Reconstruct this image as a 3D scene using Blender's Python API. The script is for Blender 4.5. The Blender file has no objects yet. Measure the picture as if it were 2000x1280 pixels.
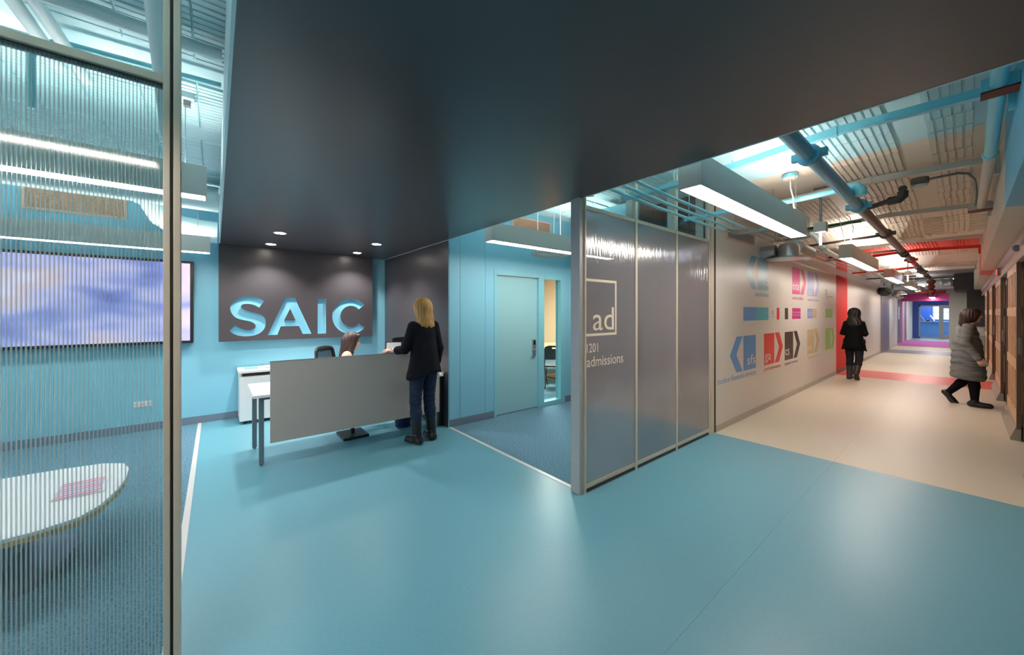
import bpy, bmesh, math, random
import numpy as np
from mathutils import Vector, Matrix
random.seed(7)
C = bpy.context.scene.collection
SC = bpy.context.scene
PI = math.pi

# ------------------------------------------------------------------ camera
TH = math.atan(885 / 716)
cam = bpy.data.cameras.new('camera'); co = bpy.data.objects.new('camera', cam); C.objects.link(co)
co.location = (0, 0, 1.55); co.rotation_euler = (PI / 2, 0, TH)
cam.sensor_width = 36; cam.lens = 716 / 2000 * 36; cam.shift_y = -29 / 2000
cam.clip_start = .03; cam.clip_end = 100
SC.camera = co
# ------------------------------------------------------------------ world, exposure, lights
w = bpy.data.worlds.new('world'); SC.world = w; w.use_nodes = True
w.node_tree.nodes['Background'].inputs[0].default_value = (1, .97, .94, 1)
w.node_tree.nodes['Background'].inputs[1].default_value = .7
SC.view_settings.view_transform = 'Standard'; SC.view_settings.look = 'None'
SC.view_settings.exposure = 1.02; SC.view_settings.gamma = 1
SC.view_settings.use_curve_mapping = False
SC.cycles.transparent_max_bounces = 24
SC.cycles.max_bounces = 8
SC.cycles.sample_clamp_indirect = 4
DOWN = 19.0       # pendant lower diffuser
UP = 15.0         # pendant upper diffuser
SPOT = 62.0       # recessed downlights (W)
def light(name, typ, loc, energy, color=(1, 1, 1), rot=(0, 0, 0), **kw):
    l = bpy.data.lights.new(name, typ); l.energy = energy; l.color = color
    for k, v in kw.items(): setattr(l, k, v)
    o = bpy.data.objects.new(name, l); C.objects.link(o); o.location = loc; o.rotation_euler = rot
    return o

# ------------------------------------------------------------------ materials
def lin(c):
    return tuple(((x / 255) / 12.92 if x / 255 <= .04045 else ((x / 255 + .055) / 1.055) ** 2.4) for x in c)
MATS = {}
def nt(name):
    m = bpy.data.materials.new(name); m.use_nodes = True
    t = m.node_tree; t.nodes.clear()
    return m, t, t.nodes, t.links
def mat(name, rgb, rough=.5, metal=0, spec=.5, var=.0, vscale=8, bump=0, bscale=60, stretch=None, emit=None, es=0, coat=0, sheen=0):
    m, t, N, L = nt(name)
    out = N.new('ShaderNodeOutputMaterial'); b = N.new('ShaderNodeBsdfPrincipled'); L.new(b.outputs[0], out.inputs[0])
    c = lin(rgb)
    b.inputs['Base Color'].default_value = (*c, 1); b.inputs['Roughness'].default_value = rough
    b.inputs['Metallic'].default_value = metal; b.inputs['Specular IOR Level'].default_value = spec
    b.inputs['Coat Weight'].default_value = coat; b.inputs['Sheen Weight'].default_value = sheen
    if emit:
        b.inputs['Emission Color'].default_value = (*lin(emit), 1); b.inputs['Emission Strength'].default_value = es
    if var or bump:
        g = N.new('ShaderNodeNewGeometry'); mp = N.new('ShaderNodeMapping'); L.new(g.outputs['Position'], mp.inputs[0])
        if stretch: mp.inputs['Scale'].default_value = stretch
    if var:
        n = N.new('ShaderNodeTexNoise'); n.inputs['Scale'].default_value = vscale; n.inputs['Detail'].default_value = 4; L.new(mp.outputs[0], n.inputs[0])
        r = N.new('ShaderNodeValToRGB'); L.new(n.outputs[0], r.inputs[0])
        r.color_ramp.elements[0].position = .3; r.color_ramp.elements[1].position = .7
        r.color_ramp.elements[0].color = (*[x * (1 - var) for x in c], 1); r.color_ramp.elements[1].color = (*[min(1, x * (1 + var)) for x in c], 1)
        L.new(r.outputs[0], b.inputs['Base Color'])
    if bump:
        n = N.new('ShaderNodeTexNoise'); n.inputs['Scale'].default_value = bscale; n.inputs['Detail'].default_value = 3; L.new(mp.outputs[0], n.inputs[0])
        bp = N.new('ShaderNodeBump'); bp.inputs['Strength'].default_value = bump; bp.inputs['Distance'].default_value = .01
        L.new(n.outputs[0], bp.inputs['Height']); L.new(bp.outputs[0], b.inputs['Normal'])
    MATS[name] = m
    return m
def emis(name, rgb, s):
    m, t, N, L = nt(name)
    out = N.new('ShaderNodeOutputMaterial'); e = N.new('ShaderNodeEmission'); L.new(e.outputs[0], out.inputs[0])
    e.inputs[0].default_value = (*lin(rgb), 1); e.inputs[1].default_value = s
    return m
def glassy(name, rgb=(235, 245, 245), refl=1.0, trans=1.0, milky=0, mrgb=(150, 155, 165), rough=.02, bump=0, bstretch=(1, 1, 1), ior=1.5):
    m, t, N, L = nt(name)
    out = N.new('ShaderNodeOutputMaterial')
    tr = N.new('ShaderNodeBsdfTransparent'); tr.inputs[0].default_value = (*[x * trans for x in lin(rgb)], 1)
    gl = N.new('ShaderNodeBsdfGlossy'); gl.inputs['Roughness'].default_value = rough
    gl.inputs['Color'].default_value = (refl, refl, refl, 1)
    fr = N.new('ShaderNodeFresnel'); fr.inputs[0].default_value = ior
    base = tr
    if milky:
        df = N.new('ShaderNodeBsdfDiffuse'); df.inputs[0].default_value = (*lin(mrgb), 1)
        tl = N.new('ShaderNodeBsdfTranslucent'); tl.inputs[0].default_value = (*lin(mrgb), 1)
        a = N.new('ShaderNodeMixShader'); a.inputs[0].default_value = .55; L.new(df.outputs[0], a.inputs[1]); L.new(tl.outputs[0], a.inputs[2])
        b = N.new('ShaderNodeMixShader'); b.inputs[0].default_value = milky; L.new(tr.outputs[0], b.inputs[1]); L.new(a.outputs[0], b.inputs[2])
        base = b
    gf = N.new('ShaderNodeNewGeometry'); ff = N.new('ShaderNodeMath'); ff.operation = 'MULTIPLY_ADD'; ff.inputs[1].default_value = -1; ff.inputs[2].default_value = 1; L.new(gf.outputs['Backfacing'], ff.inputs[0])
    fm = N.new('ShaderNodeMath'); fm.operation = 'MULTIPLY'; L.new(fr.outputs[0], fm.inputs[0]); L.new(ff.outputs[0], fm.inputs[1])
    mx = N.new('ShaderNodeMixShader'); L.new(fm.outputs[0], mx.inputs[0]); L.new(base.outputs[0], mx.inputs[1]); L.new(gl.outputs[0], mx.inputs[2])
    if bump:
        g = N.new('ShaderNodeNewGeometry'); mp = N.new('ShaderNodeMapping'); L.new(g.outputs['Position'], mp.inputs[0]); mp.inputs['Scale'].default_value = bstretch
        n = N.new('ShaderNodeTexNoise'); n.inputs['Scale'].default_value = 1; n.inputs['Detail'].default_value = 2; L.new(mp.outputs[0], n.inputs[0])
        bp = N.new('ShaderNodeBump'); bp.inputs['Strength'].default_value = bump; bp.inputs['Distance'].default_value = .01
        L.new(n.outputs[0], bp.inputs['Height']); L.new(bp.outputs[0], gl.inputs['Normal'])
    L.new(mx.outputs[0], out.inputs[0])
    return m
def zoned(name, stops, rough=.6, bump=0, bscale=30, xsplit=None, spec=.4):
    """paint whose colour changes at fixed world Y lines: the paint boundaries of the place; xsplit: one more colour west of an X line"""
    m, t, N, L = nt(name)
    out = N.new('ShaderNodeOutputMaterial'); b = N.new('ShaderNodeBsdfPrincipled'); L.new(b.outputs[0], out.inputs[0])
    b.inputs['Roughness'].default_value = rough; b.inputs['Specular IOR Level'].default_value = spec
    g = N.new('ShaderNodeNewGeometry'); s = N.new('ShaderNodeSeparateXYZ'); L.new(g.outputs['Position'], s.inputs[0])
    cur = None
    for y0, rgb in stops:
        if cur is None:
            q = N.new('ShaderNodeRGB'); q.outputs[0].default_value = (*lin(rgb), 1); cur = q.outputs[0]; continue
        gt = N.new('ShaderNodeMath'); gt.operation = 'GREATER_THAN'; L.new(s.outputs['Y'], gt.inputs[0]); gt.inputs[1].default_value = y0
        mx = N.new('ShaderNodeMix'); mx.data_type = 'RGBA'; L.new(gt.outputs[0], mx.inputs[0]); L.new(cur, mx.inputs[6]); mx.inputs[7].default_value = (*lin(rgb), 1)
        cur = mx.outputs[2]
    if xsplit:
        lt = N.new('ShaderNodeMath'); lt.operation = 'LESS_THAN'; L.new(s.outputs['X'], lt.inputs[0]); lt.inputs[1].default_value = xsplit[0]
        mx = N.new('ShaderNodeMix'); mx.data_type = 'RGBA'; L.new(lt.outputs[0], mx.inputs[0]); L.new(cur, mx.inputs[6]); mx.inputs[7].default_value = (*lin(xsplit[1]), 1)
        cur = mx.outputs[2]
    L.new(cur, b.inputs['Base Color'])
    if bump:
        n = N.new('ShaderNodeTexNoise'); n.inputs['Scale'].default_value = bscale; n.inputs['Detail'].default_value = 5; L.new(g.outputs['Position'], n.inputs[0])
        bp = N.new('ShaderNodeBump'); bp.inputs['Strength'].default_value = bump; bp.inputs['Distance'].default_value = .01
        L.new(n.outputs[0], bp.inputs['Height']); L.new(bp.outputs[0], b.inputs['Normal'])
    return m
M = {}
M['blue_wall'] = mat('blue_wall', (134, 199, 222), .45)
M['blue_floor'] = mat('blue_floor', (100, 158, 176), .36, var=.035, vscale=60, spec=.45)
M['beige_floor'] = mat('beige_floor', (206, 194, 176), .42, var=.02, vscale=60)
M['red_floor'] = mat('red_floor', (214, 84, 66), .34)
M['grey_floor'] = mat('grey_floor', (120, 122, 130), .34)
M['mauve_pink'] = mat('mauve_pink', (178, 132, 164), .4)
M['magenta_floor'] = mat('magenta_floor', (150, 62, 138), .7)
M['carpet'] = mat('carpet', (100, 138, 158), .95, var=.45, vscale=70, bump=.6, bscale=220, spec=.1)
M['strip'] = mat('strip', (205, 205, 205), .35)
M['baseboard'] = mat('baseboard', (112, 128, 146), .5)
M['base_beige'] = mat('base_beige', (176, 170, 160), .4)
M['charcoal'] = mat('charcoal', (76, 72, 77), .33, spec=.6)
M['charcoal_matte'] = mat('charcoal_matte', (62, 60, 64), .6)
M['corr_wall'] = mat('corr_wall', (216, 210, 202), .33, spec=.5)
M['red_wall'] = mat('red_wall', (214, 22, 12), .6)
M['white_wall'] = mat('white_wall', (204, 206, 202), .5)
M['mauve'] = mat('mauve', (128, 122, 138), .4)
M['magenta'] = mat('magenta', (160, 50, 110), .45)
M['cobalt'] = mat('cobalt', (28, 70, 150), .5)
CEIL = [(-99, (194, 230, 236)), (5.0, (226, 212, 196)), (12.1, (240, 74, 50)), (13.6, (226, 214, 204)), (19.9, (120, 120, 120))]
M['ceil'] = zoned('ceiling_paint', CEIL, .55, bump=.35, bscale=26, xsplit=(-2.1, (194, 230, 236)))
M['steel_paint'] = zoned('steelwork_paint', [(-99, (128, 204, 220)), (5.15, (196, 192, 182)), (12.1, (226, 62, 40)), (13.6, (196, 192, 182))], .35)
M['soffit'] = zoned('soffit_paint', [(-99, (104, 182, 214)), (5.0, (206, 200, 190)), (12.1, (214, 60, 40)), (13.6, (200, 200, 194))], .4)
M['main_pipe'] = zoned('main_pipe_paint', [(-99, (84, 160, 186)), (5.72, (84, 72, 66)), (12.1, (200, 50, 34)), (13.3, (90, 80, 74))], .35)
M['pipe_blue'] = mat('pipe_blue', (136, 206, 220), .35)
M['pipe_white'] = mat('pipe_white', (206, 228, 232), .4)
M['pipe_dark'] = mat('pipe_dark', (62, 54, 50), .4)
M['pipe_red'] = mat('pipe_red', (212, 48, 30), .4)
M['oxide'] = mat('oxide', (122, 36, 24), .6)
M['conduit'] = mat('conduit', (170, 172, 172), .3, metal=.8)
M['galv'] = mat('galv', (196, 202, 206), .3, metal=.8)
M['grey_metal'] = mat('grey_metal', (138, 146, 148), .4, metal=.3)
M['box_grey'] = mat('box_grey', (120, 124, 124), .45, metal=.4)
M['green'] = mat('green', (52, 110, 66), .5)
M['frame'] = mat('frame', (214, 200, 182), .35, metal=.15)
M['gasket'] = mat('gasket', (66, 62, 58), .6)
M['post_dark'] = mat('post_dark', (176, 178, 182), .4, metal=.15)
M['fix'] = mat('fixture_grey', (214, 216, 212), .4)
M['down'] = emis('diffuser_light', (255, 242, 230), DOWN)
M['up'] = emis('uplight_lens', (255, 246, 236), UP)
M['lamp'] = emis('downlight_lens', (255, 244, 228), 28)
M['tube'] = emis('tube_light', (220, 228, 255), 12)
M['white_lam'] = mat('white_laminate', (238, 238, 240), .3)
M['white_cord'] = mat('white_cord', (230, 228, 218), .5)
M['leg'] = mat('leg_steel', (122, 136, 146), .35, metal=.4)
M['fabric'] = mat('panel_fabric', (190, 182, 178), .9, var=.12, vscale=240, bump=.4, bscale=500, spec=.2)
M['black'] = mat('black_plastic', (30, 30, 32), .4)
M['mesh'] = mat('black_mesh', (44, 46, 50), .6)
M['dark_wood'] = mat('dark_wood', (92, 64, 44), .35, var=.3, vscale=6, stretch=(14, 14, 1))
M['lift_wood'] = mat('lift_wood', (204, 162, 118), .4, var=.18, vscale=8, stretch=(16, 16, 1))
M['lift_trim'] = mat('lift_trim', (170, 140, 120), .3, metal=.2)
M['bronze'] = mat('bronze', (104, 80, 62), .3, metal=.5)
M['plinth'] = mat('plinth', (150, 138, 124), .35)
M['table_wood'] = mat('table_wood', (196, 132, 86), .4, var=.1, vscale=5, stretch=(2, 20, 2))
M['oak'] = mat('oak_edge', (214, 168, 104), .5)
M['grille'] = mat('grille_tan', (226, 196, 178), .5)
M['beige_room'] = mat('meeting_room_wall', (222, 198, 166), .6)
M['jamb'] = mat('blue_frame', (134, 202, 216), .35)
M['door_blue'] = mat('blue_door', (150, 200, 208), .4)
M['chrome'] = mat('chrome', (200, 200, 200), .15, metal=1)
M['poly_sheet'] = glassy('polycarbonate_sheet', rgb=(232, 240, 240), trans=.97, refl=.9, rough=.06, ior=1.45)
M['poly_web'] = glassy('polycarbonate_web', rgb=(250, 250, 250), trans=1, milky=.4, mrgb=(240, 242, 244), rough=.25)
M['poly_milk'] = glassy('polycarbonate_fluted', rgb=(190, 196, 206), trans=.8, milky=.42, mrgb=(208, 204, 208), rough=.14, bump=.35, bstretch=(2, 40, 1.6), ior=2.8, refl=.95)
M['glass'] = glassy('clear_glass', trans=1, refl=1)
M['cream_vinyl'] = mat('cream_vinyl', (232, 220, 196), .5)
M['skin'] = mat('skin', (222, 172, 150), .5)
M['navy_knit'] = mat('navy_knit', (22, 24, 32), .9, bump=.3, bscale=200, spec=.15)
M['black_knit'] = mat('black_knit', (16, 16, 18), .9, spec=.15)
M['denim'] = mat('denim', (40, 52, 74), .85, var=.25, vscale=18, spec=.2)
M['dark_denim'] = mat('dark_denim', (34, 36, 44), .85, spec=.2)
M['leather'] = mat('black_leather', (24, 24, 26), .35)
M['brown_leather'] = mat('brown_leather', (54, 44, 40), .5)
M['blonde'] = mat('blonde_hair', (176, 134, 78), .5, var=.35, vscale=60, stretch=(1, 1, .06))
M['brown_hair'] = mat('brown_hair', (58, 38, 34), .45, var=.35, vscale=60, stretch=(1, 1, .08))
M['dark_hair'] = mat('dark_hair', (30, 22, 20), .45, var=.3, vscale=60, stretch=(1, 1, .08))
M['peach'] = mat('peach_cloth', (236, 196, 168), .85)
M['coat'] = mat('marled_coat', (112, 115, 115), .9, var=.45, vscale=9, stretch=(.5, .5, 9), spec=.2)
M['eye'] = mat('eye', (40, 30, 26), .2)
M['lips'] = mat('lips', (190, 100, 96), .5)

# ------------------------------------------------------------------ geometry helpers
class B:
    def __init__(s): s.v = []; s.f = []
    def add(s, vs, fs):
        n = len(s.v); s.v += [tuple(v) for v in vs]; s.f += [tuple(i + n for i in f) for f in fs]; return s
    def box(s, x0, x1, y0, y1, z0, z1):
        vs = [(x, y, z) for x in (x0, x1) for y in (y0, y1) for z in (z0, z1)]
        return s.add(vs, [(0, 1, 3, 2), (4, 6, 7, 5), (0, 4, 5, 1), (2, 3, 7, 6), (0, 2, 6, 4), (1, 5, 7, 3)])
    def tube(s, pts, r, n=12, cap=True, sx=1, sy=1):
        pts = [Vector(p) for p in pts]
        rr = r if isinstance(r, (list, tuple)) else [r] * len(pts)
        base = len(s.v); k = len(pts); up = None
        for i, p in enumerate(pts):
            d = (pts[min(i + 1, k - 1)] - pts[max(i - 1, 0)]).normalized()
            if up is None: up = Vector((0, 0, 1)) if abs(d.z) < .9 else Vector((1, 0, 0))
            a = d.cross(up).normalized(); b = a.cross(d).normalized(); up = b
            for j in range(n):
                t = 2 * PI * j / n
                s.v.append(tuple(p + a * (math.cos(t) * rr[i] * sx) + b * (math.sin(t) * rr[i] * sy)))
        for i in range(k - 1):
            for j in range(n):
                s.f.append((base + i * n + j, base + i * n + (j + 1) % n, base + (i + 1) * n + (j + 1) % n, base + (i + 1) * n + j))
        if cap:
            s.f.append(tuple(base + j for j in reversed(range(n)))); s.f.append(tuple(base + (k - 1) * n + j for j in range(n)))
        return s
    def bar(s, p0, p1, wd, ht, up=(0, 0, 1)):
        p0 = Vector(p0); p1 = Vector(p1); d = (p1 - p0).normalized(); a = d.cross(Vector(up)).normalized(); b = a.cross(d)
        vs = [p + a * i * wd / 2 + b * j * ht / 2 for p in (p0, p1) for i, j in ((-1, -1), (1, -1), (1, 1), (-1, 1))]
        return s.add(vs, [(3, 2, 1, 0), (4, 5, 6, 7), (0, 1, 5, 4), (1, 2, 6, 5), (2, 3, 7, 6), (3, 0, 4, 7)])
    def prism(s, poly, axis, a0, a1):
        def mk(p, a):
            return {'x': (a, p[0], p[1]), 'y': (p[0], a, p[1]), 'z': (p[0], p[1], a)}[axis]
        n = len(poly)
        vs = [mk(p, a0) for p in poly] + [mk(p, a1) for p in poly]
        return s.add(vs, [tuple(range(n))[::-1], tuple(range(n, 2 * n))] + [(i, (i + 1) % n, n + (i + 1) % n, n + i) for i in range(n)])
    def lathe(s, c, prof, n=24, axis='z'):
        base = len(s.v)
        for r, h in prof:
            for j in range(n):
                t = 2 * PI * j / n; a, b = r * math.cos(t), r * math.sin(t)
                o = {'z': (a, b, h), 'x': (h, a, b), 'y': (a, h, b)}[axis]
                s.v.append((c[0] + o[0], c[1] + o[1], c[2] + o[2]))
        for i in range(len(prof) - 1):
            for j in range(n): s.f.append((base + i * n + j, base + i * n + (j + 1) % n, base + (i + 1) * n + (j + 1) % n, base + (i + 1) * n + j))
        s.f.append(tuple(base + j for j in reversed(range(n)))); k = (len(prof) - 1) * n
        s.f.append(tuple(base + k + j for j in range(n)))
        return s
    def sphere(s, c, r, n=16, sq=(1, 1, 1)):
        pr = [(max(1e-4, math.sin(PI * i / n)), -math.cos(PI * i / n)) for i in range(n + 1)]
        b0 = len(s.v); s.lathe((0, 0, 0), pr, n)
        for i in range(b0, len(s.v)):
            v = s.v[i]; s.v[i] = (c[0] + v[0] * r * sq[0], c[1] + v[1] * r * sq[1], c[2] + v[2] * r * sq[2])
        return s
    def build(s, name, m, parent=None, smooth=False, bevel=0, kind=None, label=None, recalc=True):
        me = bpy.data.meshes.new(name)
        off = wloc(parent) if parent else Vector((0, 0, 0))
        me.from_pydata([tuple(Vector(v) - off) for v in s.v], [], s.f); me.update()
        if recalc:
            bm = bmesh.new(); bm.from_mesh(me); bmesh.ops.recalc_face_normals(bm, faces=bm.faces); bm.to_mesh(me); bm.free()
        return link(name, me, m, parent, smooth, bevel, kind, label)
def wloc(o):
    v = Vector((0, 0, 0))
    while o: v += o.location; o = o.parent
    return v
def link(name, me, m, parent=None, smooth=False, bevel=0, kind=None, label=None):
    if isinstance(m, (list, tuple)):
        for q in m: me.materials.append(q)
    elif m is not None: me.materials.append(m)
    o = bpy.data.objects.new(name, me); C.objects.link(o); o.parent = parent
    if smooth:
        for p in me.polygons: p.use_smooth = True
        try: me.set_sharp_from_angle(angle=math.radians(40))
        except Exception: pass
    if bevel:
        b = o.modifiers.new('bevel', 'BEVEL'); b.width = bevel; b.segments = 2; b.limit_method = 'ANGLE'
    if kind: o['kind'] = kind
    if label: o['label'] = label
    return o
def tag(o, label, cat, group=None):
    o['label'] = label; o['category'] = cat
    if group: o['group'] = group
    return o
def thing(name, label, cat, loc=(0, 0, 0), group=None):
    o = bpy.data.objects.new(name, None); C.objects.link(o); o.location = loc; o.empty_display_size = .05
    return tag(o, label, cat, group)
def copy_tree(o, loc=None, label=None, parent=None, rz=None):
    c = o.copy(); C.objects.link(c); c.parent = parent
    if loc is not None: c.location = loc
    if rz is not None: c.rotation_euler.z = rz
    if label: c['label'] = label
    for ch in o.children: copy_tree(ch, parent=c)
    return c
def S(name, m, b, parent=None, **k):
    return b.build(name, m, parent, kind='structure', **k)
def box(*a): return B().box(*a)
def curve2d(loops, ext=0.0):
    cu = bpy.data.curves.new('c', 'CURVE'); cu.dimensions = '2D'; cu.fill_mode = 'BOTH'; cu.extrude = ext / 2
    for lp in loops:
        sp = cu.splines.new('POLY'); sp.points.add(len(lp) - 1)
        for i, p in enumerate(lp): sp.points[i].co = (p[0], p[1], 0, 1)
        sp.use_cyclic_u = True
    return cu
def cmesh(cu):
    o = bpy.data.objects.new('tmp', cu); C.objects.link(o)
    dg = bpy.context.evaluated_depsgraph_get(); me = bpy.data.meshes.new_from_object(o.evaluated_get(dg))
    bpy.data.objects.remove(o); return me
def on_wall(me, x, parent, name, m, **k):
    """2D mesh (u, v) -> plane X = x, u along +Y, v up, facing +X"""
    off = wloc(parent) if parent else Vector((0, 0, 0))
    for v in me.vertices:
        u, h, e = v.co; v.co = Vector((x + e, u, h)) - off
    me.materials.clear()
    return link(name, me, m, parent, **k)
def text_on(body, y0, y1, z0, z1, x, parent, name, m, ext=.002, spacing=1.0, align_w=True):
    cu = bpy.data.curves.new('t', 'FONT'); cu.body = body; cu.extrude = ext / 2; cu.resolution_u = 3; cu.space_character = spacing
    me = cmesh(cu)
    vs = [v.co for v in me.vertices]
    a0 = min(v.x for v in vs); a1 = max(v.x for v in vs); b0 = min(v.y for v in vs); b1 = max(v.y for v in vs)
    for v in me.vertices:
        v.co.x = y0 + (v.co.x - a0) / (a1 - a0) * (y1 - y0); v.co.y = z0 + (v.co.y - b0) / (b1 - b0) * (z1 - z0)
    return on_wall(me, x, parent, name, m)

# ================================================================== SETTING
XS, XD, XG, XE = -6.76, -4.38, -2.04, .39
Y1, Y2 = .04, 2.44
SEAM = -.86
fl = S('floor', M['charcoal_matte'], box(-9.2, 3.2, -9, 36, -.12, -.004))
def sheet(m, x0, x1, y0, y1, name='vinyl_sheet'):
    return box(x0, x1, y0, y1, -.004, 0).build(name, m, fl)
g = .0004
for x0, x1 in ((XG, SEAM - g), (SEAM + g, 3)):
    sheet(M['blue_floor'], x0, x1, -9, 5.0)
    sheet(M['beige_floor'], x0, x1, 5.0, 12.1)
    sheet(M['red_floor'], x0, x1, 12.1, 13.6)
    sheet(M['beige_floor'], x0, x1, 13.6, 20.4)
    sheet(M['grey_floor'], x0, x1, 20.4, 22.3)
    sheet(M['beige_floor'], x0, x1, 22.3, 24.9)
sheet(M['blue_floor'], XS, XG, -.15, Y2)
sheet(M['magenta_floor'], XG - 2, XE, 24.9, 30.4, 'carpet')
sheet(M['grey_floor'], XG - 2, XE, 30.4, 33.4)
sheet(M['grey_floor'], XG - 2, 3, 33.4, 36)
sheet(M['carpet'], XS, XG, -9, -.19, 'carpet')
sheet(M['carpet'], XD, XG, Y2 + .04, 5.05, 'carpet')
sheet(M['carpet'], -9, XD, Y2 + .1, 9, 'carpet')
box(XS, XG, -.19, -.15, -.004, .003).build('transition_strip', M['strip'], fl)
box(XD, XG, Y2, Y2 + .04, -.004, .003).build('transition_strip', M['strip'], fl)

# walls
WT = 3.3
S('wall_reception', M['blue_wall'], box(XS - .15, XS, -9, Y2 + .12, 0, WT))
wd = S('wall_desk_end', M['charcoal'], box(XS, XD - .001, Y2, Y2 + .12, 0, 2.53))
wdoor = S('wall_door_side', M['blue_wall'], B().box(XD - .12, XD, Y2 + .001, 3.2, 0, WT).box(XD - .12, XD, 3.2, 4.72, 2.175, WT).box(XD - .12, XD, 4.72, 5.06, 0, WT))
# flat panels with shadow joints left of the door
for y0, y1 in ((2.62, 3.035),):
    box(XD, XD + .006, y0, y1, .1, 2.6).build('wall_panel', M['blue_wall'], wdoor)
box(XD, XD + .006, 2.452, 2.612, .1, 3.0).build('wall_panel', M['blue_wall'], wdoor)
box(XD, XD + .006, 3.043, 3.19, .1, 3.0).build('wall_panel', M['blue_wall'], wdoor)
S('baseboard_reception', M['baseboard'], B().box(XS, XS + .012, -9, Y2, 0, .1))
S('baseboard_door_side', M['baseboard'], B().box(XD, XD + .014, Y2 + .02, 3.195, 0, .1).box(XD, XD + .014, 4.73, 5.0, 0, .1))
S('wall_room_end', M['charcoal_matte'], box(XD, XG - .03, 5.0, 5.12, 0, WT))
S('wall_corridor', M['corr_wall'], box(XG - .13, XG, 5.03, 12.13, 0, WT))
S('wall_red_recess', M['red_wall'], B().box(XG - .13, XG - .004, 12.131, 13.529, 0, WT))
S('wall_corridor', M['corr_wall'], box(XG - .25, XG, 13.53, 19.85, 0, WT))
S('wall_mauve', M['mauve'], B().box(XG - .25, XG + .03, 19.86, 22.09, 0, 2.45))
S('wall_corridor', M['white_wall'], box(XG - .25, XG, 22.1, 25.2, 0, WT))
S('wall_corridor', M['white_wall'], box(XG - .25, XG, 30.8, 34, 0, WT))
S('baseboard_corridor', M['base_beige'], B().box(XG, XG + .012, 5.04, 12.125, 0, .085).box(XG, XG + .012, 13.55, 19.85, 0, .085).box(XG, XG + .012, 22.12, 25.2, 0, .085))
S('baseboard_red', mat('dark_red', (92, 14, 12), .4), B().box(XG - .004, XG + .008, 12.135, 13.525, 0, .1))
S('trim_corridor_start', M['gasket'], box(XG - .12, XG + .012, 5.012, 5.03, 0, 3.1))
# meeting room
S('wall_meeting_room', M['beige_room'], B().box(-9.1, -9, 2.5, 9, 0, 2.75).box(-9, XD - .12, 8.6, 8.7, 0, 2.75).box(-9, XS - .151, 2.45, 2.55, 0, 2.75).box(XD - .13, XD - .12, 5.1, 8.6, 0, 2.75))
S('ceiling_meeting_room', M['white_wall'], box(-9.1, XD - .12, 2.57, 8.7, 2.7, 2.76))
# far end
S('wall_far_end', M['white_wall'], B().box(-.44, .04, 24.7, 24.85, 0, 2.40).box(XG, -.44, 24.7, 24.85, 2.42, 2.6).box(-.44, .04, 24.7, 24.85, 2.4, 2.6))
S('wall_far_dark', M['charcoal_matte'], B().box(.04, XE + .6, 22.0, 24.7, 0, 3.04))
S('wall_far_bulkhead', M['charcoal_matte'], B().box(-.27, .039, 22.0, 24.69, 2.41, 3.04))
S('wall_far_upper', M['charcoal_matte'], B().box(XG, -.27, 25.0, 25.1, 2.71, 3.0))
S('wall_magenta_bay', M['magenta'], B().box(XG, XE, 27.2, 27.3, 2.12, 2.7))
S('wall_blue_end', M['cobalt'], B().box(XG, XE, 33.4, 33.5, 2.0, 2.7).box(XG, XG + .25, 33.4, 33.5, 0, 2.0))
S('ceiling_far', M['white_wall'], box(XG - 2, XE, 24.86, 33.4, 2.63, 2.7))
# lift side wall, soffit
SX = .205
lw = S('wall_lift_side', M['dark_wood'], B().box(XE + .425, XE + .5, -9, 22.0, 0, 2.36))
S('soffit', M['soffit'], B().prism([(SX, 2.41), (XE + .5, 2.36), (XE + .5, WT), (SX, WT)], 'y', -9, 21.9))
# dropped dark ceiling slab
S('ceiling_lowered', M['charcoal'], B().prism([(XS, 2.53), (SX - .001, 2.53), (SX - .001, 3.02), (XS, 3.02)], 'y', Y1 + .012, Y2 - .012))
S('trim_slab_edge', M['pipe_white'], B().box(XS, SX, Y1, Y1 + .012, 2.528, 3.02).box(XS, SX, Y2 - .012, Y2, 2.528, 3.02))

# ------------------------------------------------------------------ exposed clay tile ceiling
def hz(y):
    """height of the ceiling along the corridor: flat arches between tile clad beams"""
    def bay(y, a, b, top, bot):
        t = (y - a) / (b - a); return bot + (top - bot) * (1 - (2 * abs(t - .5)) ** 3.2)
    if y < -4.6: return 3.1
    if y < 8.1: return bay(y, -4.6, 8.1, 3.15, 2.99)
    if y < 9.3: return 2.99 - .14 * (y - 8.1) / 1.2
    if y < 9.8: return 2.85
    if y < 14.2: return bay(y, 9.8, 14.2, 3.12, 3.02)
    if y < 15.6: return 3.0 - .1 * (y - 14.2) / 1.4
    if y < 16.2: return 2.88
    return 3.05
def slab_ceiling(x0, x1, y0, y1):
    b = B(); ys = []; y = y0
    while y < y1: ys.append(y); y += .25
    ys += [y1, 9.3, 9.301, 9.799, 9.8, 14.2, 15.599, 15.6, 16.199, 16.2]; ys = sorted(t for t in set(ys) if y0 <= t <= y1)
    prof = [(t, hz(t)) for t in ys] + [(y1, 3.4), (y0, 3.4)]
    n = len(prof)
    vs = [(x0, p[0], p[1]) for p in prof] + [(x1, p[0], p[1]) for p in prof]
    fs = [(i, i + 1, n + i + 1, n + i) for i in range(n - 1)] + [(n - 1, 0, n, 2 * n - 1)]
    for k in range(len(ys) - 1):
        pass
    # end caps as quads strip
    m = len(ys)
    b.add(vs, fs)
    return b
ceil = S('ceiling', M['ceil'], slab_ceiling(-9.0, .9, -9, 25.0), recalc=True)
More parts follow.
